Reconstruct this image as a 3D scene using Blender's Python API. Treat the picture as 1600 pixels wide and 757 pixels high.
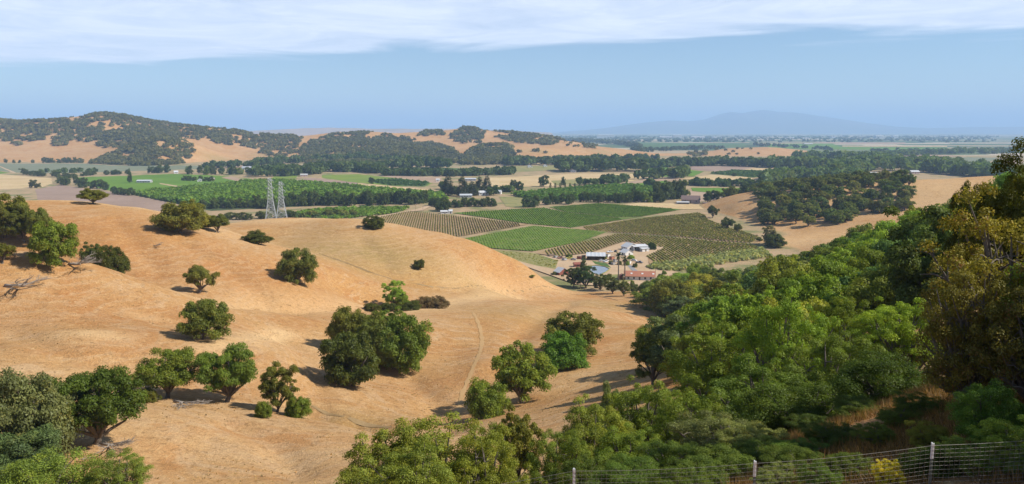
import bpy, bmesh, math, random
import numpy as np
from mathutils import Vector, Matrix

R = math.radians
for o in list(bpy.data.objects):
    bpy.data.objects.remove(o, do_unlink=True)
scene = bpy.context.scene
COL = scene.collection

# ------------------------------------------------------------------ camera
F = 1232.0                      # focal length in pixels of the 1600 px wide photograph
HORIZON = 204.0
PITCH = math.atan((378.5 - HORIZON) / F)
CAM = Vector((0.0, 0.0, 100.0))
cam_data = bpy.data.cameras.new('camera')
cam_data.sensor_width = 36.0
cam_data.lens = 36.0 * F / 1600.0
cam_data.clip_start = 0.5
cam_data.clip_end = 200000.0
cam = bpy.data.objects.new('camera', cam_data)
cam.location = CAM
cam.rotation_euler = (R(90) - PITCH, 0, 0)
COL.objects.link(cam)
scene.camera = cam

# ------------------------------------------------------------------ light
SUN_EL = R(43.0)
SUN_DIR = Vector((math.cos(SUN_EL) * 0.98, math.cos(SUN_EL) * -0.20, math.sin(SUN_EL))).normalized()
sun_data = bpy.data.lights.new('sun', 'SUN')
sun_data.energy = 5.0
sun_data.angle = R(0.53)
sun_data.color = (1.0, 0.945, 0.86)
sun = bpy.data.objects.new('sun', sun_data)
sun.rotation_euler = SUN_DIR.to_track_quat('Z', 'Y').to_euler()
sun.location = (200, 0, 300)
COL.objects.link(sun)

world = bpy.data.worlds.new('World')
scene.world = world
world.use_nodes = True
wn, wl = world.node_tree.nodes, world.node_tree.links
wn.clear()


def N(nodes, t, **kw):
    n = nodes.new(t)
    for k, v in kw.items():
        if k.startswith('i_'):
            n.inputs[int(k[2:])].default_value = v
        else:
            setattr(n, k, v)
    return n


sky = N(wn, 'ShaderNodeTexSky', sky_type='NISHITA')
sky.sun_disc = False
sky.sun_elevation = SUN_EL
sky.sun_rotation = math.atan2(SUN_DIR.x, SUN_DIR.y)
sky.altitude = 100
sky.air_density = 1.0
sky.dust_density = 0.0
sky.ozone_density = 6.0
# a bank of high cloud with a straight far edge, laid out on a level plane high above the ground
tc = N(wn, 'ShaderNodeTexCoord')
sep = N(wn, 'ShaderNodeSeparateXYZ')
wl.new(tc.outputs['Generated'], sep.inputs[0])
zc = N(wn, 'ShaderNodeMath', operation='MAXIMUM', i_1=0.012)
wl.new(sep.outputs[2], zc.inputs[0])
dx = N(wn, 'ShaderNodeMath', operation='DIVIDE'); wl.new(sep.outputs[0], dx.inputs[0]); wl.new(zc.outputs[0], dx.inputs[1])
dy = N(wn, 'ShaderNodeMath', operation='DIVIDE'); wl.new(sep.outputs[1], dy.inputs[0]); wl.new(zc.outputs[0], dy.inputs[1])
cmb = N(wn, 'ShaderNodeCombineXYZ'); wl.new(dx.outputs[0], cmb.inputs[0]); wl.new(dy.outputs[0], cmb.inputs[1])
n1 = N(wn, 'ShaderNodeTexNoise'); n1.inputs['Scale'].default_value = 0.32; n1.inputs['Detail'].default_value = 6; n1.inputs['Roughness'].default_value = 0.55; n1.inputs['Distortion'].default_value = 0.6
wl.new(cmb.outputs[0], n1.inputs['Vector'])
n2 = N(wn, 'ShaderNodeTexNoise'); n2.inputs['Scale'].default_value = 0.75; n2.inputs['Detail'].default_value = 7; n2.inputs['Roughness'].default_value = 0.68; n2.inputs['Distortion'].default_value = 0.8
wl.new(cmb.outputs[0], n2.inputs['Vector'])
# signed distance behind the edge line  y + 0.36 x = 9.9  (noise bends it)
a1 = N(wn, 'ShaderNodeMath', operation='MULTIPLY_ADD', i_1=0.36); wl.new(dx.outputs[0], a1.inputs[0]); wl.new(dy.outputs[0], a1.inputs[2])
a2 = N(wn, 'ShaderNodeMath', operation='SUBTRACT', i_0=10.0); wl.new(a1.outputs[0], a2.inputs[1])
a3 = N(wn, 'ShaderNodeMath', operation='SUBTRACT', i_1=0.5); wl.new(n1.outputs[0], a3.inputs[0])
a4 = N(wn, 'ShaderNodeMath', operation='MULTIPLY_ADD', i_1=7.0); wl.new(a3.outputs[0], a4.inputs[0]); wl.new(a2.outputs[0], a4.inputs[2])
edge = N(wn, 'ShaderNodeMapRange', interpolation_type='SMOOTHSTEP'); edge.inputs[1].default_value = -0.15; edge.inputs[2].default_value = 1.3
wl.new(a4.outputs[0], edge.inputs[0])
body = N(wn, 'ShaderNodeMapRange'); body.inputs[1].default_value = 0.30; body.inputs[2].default_value = 0.60; body.inputs[3].default_value = 0.7; body.inputs[4].default_value = 1.0
wl.new(n2.outputs[0], body.inputs[0])
msk = N(wn, 'ShaderNodeMath', operation='MULTIPLY'); wl.new(edge.outputs[0], msk.inputs[0]); wl.new(body.outputs[0], msk.inputs[1])
msk2 = N(wn, 'ShaderNodeMath', operation='MULTIPLY', i_1=0.97); wl.new(msk.outputs[0], msk2.inputs[0])
# the bank thins out towards the zenith, where the sky is open and the sun comes through
near_ = N(wn, 'ShaderNodeMapRange', interpolation_type='SMOOTHSTEP'); near_.inputs[1].default_value = 1.2; near_.inputs[2].default_value = 5.0; near_.inputs[3].default_value = 0.06
wl.new(a1.outputs[0], near_.inputs[0])
msk3 = N(wn, 'ShaderNodeMath', operation='MULTIPLY'); wl.new(msk2.outputs[0], msk3.inputs[0]); wl.new(near_.outputs[0], msk3.inputs[1])
ccol = N(wn, 'ShaderNodeMix', data_type='RGBA')
ccol.inputs[6].default_value = (5.9, 6.8, 8.7, 1); ccol.inputs[7].default_value = (9.4, 9.9, 10.9, 1)
wl.new(n2.outputs[0], ccol.inputs[0])
mx = N(wn, 'ShaderNodeMix', data_type='RGBA')
wl.new(msk3.outputs[0], mx.inputs[0]); wl.new(sky.outputs[0], mx.inputs[6]); wl.new(ccol.outputs[2], mx.inputs[7])
bg = N(wn, 'ShaderNodeBackground'); bg.inputs[1].default_value = 0.092
wl.new(mx.outputs[2], bg.inputs[0])
wo = N(wn, 'ShaderNodeOutputWorld'); wl.new(bg.outputs[0], wo.inputs[0])

vs = scene.view_settings
vs.view_transform = 'Standard'
vs.look = 'None'
vs.exposure = 0.42
vs.gamma = 1.0
vs.use_curve_mapping = False
cy = scene.cycles
cy.max_bounces = 5
cy.diffuse_bounces = 2
cy.glossy_bounces = 2
cy.transmission_bounces = 3
cy.transparent_max_bounces = 6
cy.volume_bounces = 1
cy.use_denoising = True
try:
    cy.denoiser = 'OPENIMAGEDENOISE'
    cy.denoising_input_passes = 'RGB_ALBEDO_NORMAL'
except Exception:
    pass

# ------------------------------------------------------------------ geometry of the view
CP, SP = math.cos(PITCH), math.sin(PITCH)


def ray(px, py):
    u = (px - 800.0) / F
    v = (py - 378.5) / F
    y = CP - v * SP
    return u / y, (-SP - v * CP) / y        # x and z gained per metre of depth


def P(px, py, Y):
    a, b = ray(px, py)
    return Vector((a * Y, Y, CAM.z + b * Y))


def project(x, y, z):
    d = np.asarray(y) * CP - (np.asarray(z) - CAM.z) * SP
    h = np.asarray(y) * SP + (np.asarray(z) - CAM.z) * CP
    return 800 + F * np.asarray(x) / d, 378.5 - F * h / d


# ------------------------------------------------------------------ terrain
near_pts = []


def cp(px, py, Y):
    p = P(px, py, Y)
    near_pts.append((p.x, p.y, p.z))


def cw(x, y, z):
    near_pts.append((x, y, z))


for a in [
    # lower left slope below the lookout
    (530, 757, 80), (300, 757, 82), (100, 757, 78), (-150, 757, 78), (100, 700, 90), (-60, 640, 105),
    (0, 620, 112), (200, 640, 108), (300, 690, 98), (440, 690, 104), (520, 690, 102), (540, 655, 124), (490, 640, 128), (600, 668, 118),
    (620, 606, 156), (700, 640, 142), (760, 655, 124),
    (0, 560, 130), (-150, 520, 150), (150, 520, 145), (316, 530, 155), (420, 540, 155), (480, 560, 158), (340, 628, 122), (240, 620, 120), (430, 640, 120),
    (0, 470, 165), (100, 470, 168), (200, 470, 175), (300, 480, 185), (400, 487, 205), (480, 502, 210),
    (-150, 400, 190), (0, 388, 186), (110, 408, 185), (200, 430, 195), (270, 452, 205), (330, 469, 220),
    # behind that edge and up the next hill
    (310, 457, 236), (380, 473, 240), (470, 484, 248), (560, 473, 300), (640, 480, 290), (700, 452, 360), (780, 455, 405), (870, 452, 460),
    (150, 380, 265), (60, 360, 275), (250, 400, 262), (350, 420, 262), (450, 446, 262), (520, 460, 285),
    (-150, 316, 330), (40, 312, 330), (150, 317, 335), (230, 327, 325), (330, 360, 315), (420, 393, 305), (500, 427, 300), (560, 447, 310),
    # third hill
    (355, 349, 452), (400, 344, 455), (450, 343, 450), (530, 348, 430), (600, 362, 420), (680, 379, 420), (760, 399, 430), (820, 419, 445), (862, 441, 465),
    (390, 375, 395), (450, 385, 385), (550, 402, 370), (650, 420, 370), (740, 424, 400), (600, 437, 345), (800, 437, 430),
    # bowl and right-hand bank
    (900, 480, 330), (930, 470, 372), (960, 492, 300), (1000, 505, 300), (985, 466, 430), (955, 457, 480),
    (700, 500, 240), (800, 500, 250), (860, 540, 200), (700, 560, 190), (620, 560, 185), (560, 590, 165), (800, 470, 330),
    (780, 560, 180), (960, 560, 185), (900, 600, 150), (850, 640, 120), (840, 690, 95), (1000, 600, 140), (1090, 512, 290),
]:
    cp(*a)
for a in [
    # hidden folds behind the crests
    (-112, 228, 53), (-95, 236, 51), (-150, 232, 55),
    (-190, 420, 50), (-260, 420, 52), (-140, 385, 48), (-210, 520, 22), (-300, 540, 20), (-120, 410, 44), (-330, 640, -10), (-420, 560, 10),
    (-150, 530, 34), (-170, 620, 4), (-70, 500, 34), (-90, 580, 0), (-100, 660, -12), (-30, 500, 20), (-40, 545, -4), (5, 500, 4), (5, 530, -8), (-260, 700, -14),
    # the lookout hill and the wooded bank on the right
    (0, 0, 98.3), (-8, 0, 98), (0, -25, 104), (-60, -30, 100), (60, -30, 112), (-60, 20, 88), (-30, 12, 91.5), (0, 12, 93.2), (6, 12, 93.7), (12, 12, 94.6), (8, 20, 92.2), (16, 20, 94.5), (3, 20, 90.2),
    (-4, 36, 79.5), (-30, 40, 77), (12, 36, 84), (24, 34, 91), (-20, 60, 69), (6, 60, 71), (24, 60, 77), (45, 60, 88), (70, 60, 97),
    (20, 100, 65), (45, 100, 72), (70, 100, 83), (110, 100, 98), (25, 140, 56.5), (55, 150, 60), (90, 150, 76), (140, 150, 95),
    (60, 200, 50), (100, 200, 63), (150, 200, 82), (200, 200, 96), (80, 260, 40), (120, 260, 54), (170, 260, 72),
    (95, 330, 25), (125, 330, 36), (160, 330, 48), (210, 330, 60), (300, 300, 85), (110, 400, 14), (160, 400, 26), (230, 420, 36), (320, 450, 50),
    (105, 480, 3), (170, 500, 9), (250, 520, 14), (340, 560, 26), (240, 620, 4), (220, 700, 2), (330, 680, 12), (430, 650, 36),
    # far spur with the oak wood
    (245, 800, -2), (300, 850, 8), (360, 850, 16), (430, 830, 24), (330, 950, 24), (400, 960, 36), (270, 950, 10), (300, 1050, 16), (400, 1080, 20), (470, 820, 30), (475, 900, 42),
    (540, 900, 48), (620, 880, 54), (540, 1000, 34), (620, 1050, 30), (460, 1020, 30), (700, 900, 60), (350, 1200, -12), (500, 1250, -12), (650, 1250, -12), (800, 1100, 20), (850, 700, 60), (600, 650, 60),
    (230, 900, -8), (220, 1050, -12), (200, 820, -8),
]:
    cw(*a)
VALLEY_PX = [(862, 434), (880, 444), (940, 447), (1000, 440), (1050, 430), (1110, 420), (1160, 408), (1200, 394), (1150, 372), (1100, 380), (1000, 395),
             (950, 415), (900, 415), (870, 425), (900, 400), (830, 412), (780, 396), (720, 384), (690, 379), (640, 366), (800, 375), (900, 372), (1000, 360), (1080, 350), (700, 345),
             (800, 340), (900, 335), (1000, 330), (1100, 335), (1060, 322), (600, 340), (540, 347), (480, 345), (400, 350), (560, 350), (300, 340), (200, 335), (100, 322), (0, 318), (-150, 315), (500, 330), (350, 320), (650, 322), (950, 318),
             (0, 300), (200, 300), (400, 300), (600, 300), (800, 305), (1000, 300), (1100, 310), (-150, 290), (1150, 300)]
for (a, b) in VALLEY_PX:
    ax, az = ray(a, b)
    t = -CAM.z / az
    near_pts.append((ax * t, t, -10.0))
NP = np.array(near_pts)
C_NEAR = 14.0


def solve_rbf(pts, c, lam):
    d = np.sqrt(((pts[:, None, :2] - pts[None, :, :2]) ** 2).sum(-1) + c * c)
    n = len(pts)
    A = np.zeros((n + 3, n + 3))
    A[:n, :n] = -d + lam * np.eye(n)
    A[:n, n] = 1; A[:n, n + 1:] = pts[:, :2] / 1000.0
    A[n, :n] = 1; A[n + 1:, :n] = (pts[:, :2] / 1000.0).T
    b = np.zeros(n + 3); b[:n] = pts[:, 2]
    return np.linalg.solve(A, b)


def eval_rbf(pts, w, c, x, y):
    out = np.empty(len(x))
    n = len(pts)
    for s in range(0, len(x), 20000):
        xs, ys = x[s:s + 20000], y[s:s + 20000]
        d = np.sqrt((xs[:, None] - pts[None, :, 0]) ** 2 + (ys[:, None] - pts[None, :, 1]) ** 2 + c * c)
        out[s:s + 20000] = -d @ w[:n] + w[n] + w[n + 1] * xs / 1000 + w[n + 2] * ys / 1000
    return out


W_NEAR = solve_rbf(NP, C_NEAR, 0.6)

far_pts = []


def fp(px, py, Y):
    p = P(px, py, Y)
    far_pts.append((p.x, p.y, p.z))


for a in [
    (0, 225, 2850), (50, 235, 2750), (150, 232, 2800), (-120, 225, 2850), (-120, 190, 3400), (-300, 195, 3400), (0, 188, 3400), (60, 193, 3400), (130, 188, 3400), (150, 182, 3350), (175, 179, 3300), (198, 183, 3300), (220, 190, 3300), (260, 199, 3300),
    (320, 203, 3300), (400, 210, 3400), (450, 216, 3400), (100, 245, 2580), (20, 247, 2560), (210, 217, 2950),
    (240, 219, 2600), (200, 232, 2560), (275, 221, 2620), (295, 231, 2600), (180, 244, 2480), (240, 240, 2450), (310, 251, 2500), (340, 236, 2900), (300, 222, 3000), (375, 246, 2750), (350, 225, 3050),
    (440, 236, 3100), (470, 216, 3700), (520, 208, 3700), (560, 209, 3600), (620, 216, 3500), (660, 225, 3400), (500, 226, 3200), (600, 236, 2850), (550, 226, 3100), (520, 243, 2750), (650, 245, 2700),
    (650, 213, 4100), (680, 208, 4200), (710, 207, 3900), (730, 202, 3800), (750, 205, 3750), (762, 210, 3700), (790, 207, 3900), (830, 210, 3800), (870, 218, 3600), (920, 229, 3400), (975, 235, 3300),
    (770, 227, 2900), (715, 233, 3000), (745, 236, 2800), (850, 231, 3000), (850, 244, 2700), (900, 238, 2900), (800, 240, 2750), (930, 245, 2900),
    (1190, 230, 3600), (1230, 236, 3450), (1120, 237, 3500), (1150, 240, 3200), (1060, 241, 3300), (1230, 244, 3100),
]:
    fp(*a)
for (a, Yv) in [(-300, 2300), (-100, 2350), (0, 2380), (60, 2400), (130, 2380), (190, 2280), (240, 2270), (290, 2330), (330, 2500), (380, 2550), (430, 2500), (480, 2400), (540, 2350), (600, 2300), (660, 2300),
               (720, 2350), (780, 2400), (840, 2450), (900, 2550), (960, 2700), (1030, 2900), (1090, 2850), (1160, 2800), (1230, 2850), (1300, 3200), (1350, 3600), (1280, 4000), (1180, 4200), (1080, 4000), (1010, 3700),
               (940, 4100), (880, 4600), (800, 4800), (700, 5200), (600, 4700), (520, 4900), (440, 4300), (440, 4800), (300, 4800), (150, 5000), (0, 5000), (-200, 5000), (1400, 3000), (1400, 4500),
               (0, 2000), (400, 2000), (800, 2000), (1200, 2000)]:
    far_pts.append((ray(a, 300)[0] * Yv, Yv, -16.0))
FP = np.array(far_pts)
W_FAR = solve_rbf(FP, 90.0, 1.0)


def soft0(z, k):
    """zero below -k, z above k, a smooth bend between"""
    return np.where(z < -k, 0.0, np.where(z > k, z, (z + k) ** 2 / (4 * k)))


def vnoise(x, y, s, seed=0):
    """value noise"""
    x = x / s + seed * 17.3; y = y / s - seed * 9.1
    xi = np.floor(x).astype(np.int64); yi = np.floor(y).astype(np.int64)
    fx = x - xi; fy = y - yi
    fx = fx * fx * (3 - 2 * fx); fy = fy * fy * (3 - 2 * fy)

    def h(a, b):
        n = (a * 374761393 + b * 668265263 + seed * 974711) & 0x7fffffff
        n = ((n ^ (n >> 13)) * 1274126177) & 0x7fffffff
        return (n & 0xffff) / 65535.0
    return (h(xi, yi) * (1 - fx) + h(xi + 1, yi) * fx) * (1 - fy) + (h(xi, yi + 1) * (1 - fx) + h(xi + 1, yi + 1) * fx) * fy


GULLIES = []      # (x0, y0, x1, y1, depth, half width): runnels cut into the slopes


def H(x, y):
    x = np.atleast_1d(np.asarray(x, float)); y = np.atleast_1d(np.asarray(y, float))
    z = np.zeros(len(x))
    r = np.hypot(x, y)
    m = r < 1700
    if m.any():
        zn = soft0(eval_rbf(NP, W_NEAR, C_NEAR, x[m], y[m]), 3.0)
        zn = np.clip(zn, 0, 125)
        rr = r[m]
        zn = zn + np.clip(zn / 6, 0, 1) * ((vnoise(x[m], y[m], 26, 1) - 0.5) * 1.3 + (vnoise(x[m], y[m], 9, 2) - 0.5) * 0.55 + (vnoise(x[m], y[m], 4.5, 3) - 0.5) * 0.16) * np.clip((rr - 25) / 60, 0, 1)
        z[m] = zn * (1 - np.clip((rr - 1250) / 400, 0, 1)) ** 1
        if GULLIES:
            g = (r > 60) & (r < 560) & (z > 2.5)
            if g.any():
                gx, gy = x[g], y[g]
                cut = np.zeros(len(gx))
                for (xa, ya, xb, yb, dep, hw) in GULLIES:
                    ux, uy = xb - xa, yb - ya
                    s_ = np.clip(((gx - xa) * ux + (gy - ya) * uy) / (ux * ux + uy * uy + 1e-6), 0, 1)
                    d2 = (gx - xa - s_ * ux) ** 2 + (gy - ya - s_ * uy) ** 2
                    cut = np.maximum(cut, dep * np.exp(-d2 / (hw * hw)))
                z[g] = z[g] - cut
    m = (y > 1800) & (y < 5600) & (np.abs(x) < 3600)
    if m.any():
        zf = soft0(eval_rbf(FP, W_FAR, 90.0, x[m], y[m]), 4.0)
        zf = zf + np.clip(zf / 15, 0, 1) * ((vnoise(x[m], y[m], 170, 5) - 0.5) * 13 + (vnoise(x[m], y[m], 70, 6) - 0.5) * 5)
        edge_ = np.clip((3600 - np.abs(x[m])) / 600, 0, 1) * np.clip((y[m] - 1800) / 200, 0, 1) * np.clip((5600 - y[m]) / 400, 0, 1)
        z[m] = np.maximum(z[m], zf * edge_)
    return z


def h1(x, y):
    return float(H([x], [y])[0])


_T = np.concatenate([np.geomspace(9, 60, 150), np.geomspace(60.3, 700, 900), np.geomspace(703, 6000, 900), np.geomspace(6050, 60000, 150)])


def at(px, py):
    """the first point of the ground that a sight line through this place of the photograph meets"""
    a, b = ray(px, py)
    zr = CAM.z + b * _T
    d = zr - H(a * _T, _T)
    k = np.nonzero(d < 0)[0]
    if len(k) == 0:
        t = 40000.0
    else:
        i = max(1, int(k[0])); t0, t1 = _T[i - 1], _T[i]
        d0, d1 = d[i - 1], d[i]
        t = t0 + (t1 - t0) * (d0 / (d0 - d1) if d0 != d1 else 0.5)
    return Vector((a * t, t, h1(a * t, t)))


def gully(pts, depth, hw):
    ps = [at(*p) for p in pts]
    return [(a.x, a.y, b.x, b.y, depth, hw) for a, b in zip(ps[:-1], ps[1:])]


_g = []
_g += gully([(498, 396), (540, 411), (575, 426), (620, 440), (670, 449), (720, 452.5), (790, 454), (868, 452)], 1.3, 3.5)
_g += gully([(470, 628), (488, 634), (510, 648), (545, 655), (575, 662), (625, 672), (690, 672)], 2.2, 3.6)
_g += gully([(340, 474), (400, 480), (470, 484), (540, 478), (600, 484)], 1.2, 5.0)
_g += gully([(280, 376), (330, 402), (385, 440), (420, 474)], 1.3, 4.0)
_g += gully([(180, 345), (215, 385), (250, 425)], 1.1, 4.5)
_g += gully([(90, 430), (170, 470), (250, 500), (300, 510)], 0.9, 4.0)
_g += gully([(20, 520), (110, 560), (200, 572)], 0.9, 3.5)
_g += gully([(420, 520), (470, 545), (490, 590), (488, 634)], 1.1, 3.2)
_g += gully([(640, 590), (680, 625), (700, 660)], 0.9, 3.2)
_g += gully([(560, 372), (590, 395), (612, 425)], 0.9, 4.5)
_g += gully([(720, 396), (735, 415), (742, 440)], 0.9, 4.5)
_g += gully([(890, 475), (840, 500), (800, 540), (790, 580)], 1.0, 4.0)
_g += gully([(360, 660), (430, 690), (470, 740)], 0.8, 2.6)
GULLIES[:] = _g


def flat(px, py, z=0.0):
    a, b = ray(px, py)
    t = (z - CAM.z) / b
    return Vector((a * t, t, z))


def G(px, Y):
    x = (px - 800.0) / F * Y / CP * 1.0
    # correct for the tilt: iterate once with the real ground height
    for _ in range(2):
        z = h1(x, Y)
        d = Y * CP - (z - CAM.z) * SP
        x = (px - 800.0) / F * d
    return Vector((x, Y, h1(x, Y)))


# ------------------------------------------------------------------ materials
MATS = {}


def new_mat(name):
    m = bpy.data.materials.new(name)
    m.use_nodes = True
    n, l = m.node_tree.nodes, m.node_tree.links
    n.clear()
    return m, n, l


def noise(n, l, vec, scale, detail=4, rough=0.55, dist=0.0):
    t = n.new('ShaderNodeTexNoise')
    t.inputs['Scale'].default_value = scale
    t.inputs['Detail'].default_value = detail
    t.inputs['Roughness'].default_value = rough
    t.inputs['Distortion'].default_value = dist
    l.new(vec, t.inputs['Vector'])
    return t.outputs[0]


def mapr(n, l, val, a, b, c=0.0, d=1.0, smooth=True):
    t = n.new('ShaderNodeMapRange')
    if smooth:
        t.interpolation_type = 'SMOOTHSTEP'
    t.inputs[1].default_value = a; t.inputs[2].default_value = b
    t.inputs[3].default_value = c; t.inputs[4].default_value = d
    l.new(val, t.inputs[0])
    return t.outputs[0]


def mixc(n, l, fac, a, b, mode='MIX'):
    t = n.new('ShaderNodeMix'); t.data_type = 'RGBA'; t.blend_type = mode
    for sock, v in ((0, fac), (6, a), (7, b)):
        if isinstance(v, (int, float)):
            t.inputs[sock].default_value = v
        elif isinstance(v, tuple):
            t.inputs[sock].default_value = (*v, 1) if len(v) == 3 else v
        else:
            l.new(v, t.inputs[sock])
    return t.outputs[2]


def math2(n, l, op, a, b):
    t = n.new('ShaderNodeMath'); t.operation = op
    for i, v in enumerate((a, b)):
        if isinstance(v, (int, float)):
            t.inputs[i].default_value = v
        else:
            l.new(v, t.inputs[i])
    return t.outputs[0]


def finish(n, l, col, rough=0.9, bump=None, bstr=0.3, bdist=0.1, spec=0.15, metal=0.0):
    p = n.new('ShaderNodeBsdfPrincipled')
    if isinstance(col, tuple):
        p.inputs['Base Color'].default_value = (*col, 1)
    else:
        l.new(col, p.inputs['Base Color'])
    p.inputs['Roughness'].default_value = rough
    p.inputs['Metallic'].default_value = metal
    p.inputs['Specular IOR Level'].default_value = spec
    if bump is not None:
        b = n.new('ShaderNodeBump'); b.inputs['Strength'].default_value = bstr; b.inputs['Distance'].default_value = bdist
        l.new(bump, b.inputs['Height']); l.new(b.outputs[0], p.inputs['Normal'])
    o = n.new('ShaderNodeOutputMaterial'); l.new(p.outputs[0], o.inputs[0])
    return p


def plain(name, col, rough=0.8, var=0.15, scale=1.5, spec=0.2, metal=0.0, stain=None):
    """a painted or raw surface with soft wear"""
    if name in MATS:
        return MATS[name]
    m, n, l = new_mat(name)
    tcn = n.new('ShaderNodeTexCoord')
    f = noise(n, l, tcn.outputs['Object'], scale, 5)
    c = mixc(n, l, f, tuple(x * (1 - var) for x in col), tuple(min(1, x * (1 + var)) for x in col))
    if stain:
        g = noise(n, l, tcn.outputs['Object'], scale * 0.4, 6, 0.7)
        c = mixc(n, l, mapr(n, l, g, 0.52, 0.68, 0, 0.7), c, stain)
    finish(n, l, c, rough, spec=spec, metal=metal)
    MATS[name] = m
    return m


def field_mat(name, c1, c2, scale=0.02, rows=None, c3=None, rough=0.95):
    """soil, straw or crop: broad patches, fine mottling and, where ploughed, furrows"""
    if name in MATS:
        return MATS[name]
    m, n, l = new_mat(name)
    g = n.new('ShaderNodeNewGeometry')
    v = g.outputs['Position']
    a = noise(n, l, v, scale, 5, 0.6)
    b = noise(n, l, v, scale * 14, 4, 0.7)
    c = mixc(n, l, mapr(n, l, a, 0.3, 0.7), c1, c2)
    if c3:
        d = noise(n, l, v, scale * 2.3, 4, 0.65, 0.5)
        c = mixc(n, l, mapr(n, l, d, 0.52, 0.72), c, c3)
    c = mixc(n, l, 1.0, c, mixc(n, l, b, (0.72, 0.72, 0.72), (1.25, 1.25, 1.25)), 'MULTIPLY')
    if rows:
        ang, sp, amt = rows
        mp = n.new('ShaderNodeMapping'); mp.inputs['Rotation'].default_value = (0, 0, ang)
        l.new(v, mp.inputs['Vector'])
        w = n.new('ShaderNodeTexWave'); w.inputs['Scale'].default_value = 0.314 / sp; w.inputs['Distortion'].default_value = 1.0
        w.inputs['Detail'].default_value = 2
        l.new(mp.outputs[0], w.inputs['Vector'])
        c = mixc(n, l, 1.0, c, mixc(n, l, w.outputs[1], (1 - amt,) * 3, (1 + amt * 0.6,) * 3), 'MULTIPLY')
    finish(n, l, c, rough, spec=0.05)
    MATS[name] = m
    return m


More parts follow.
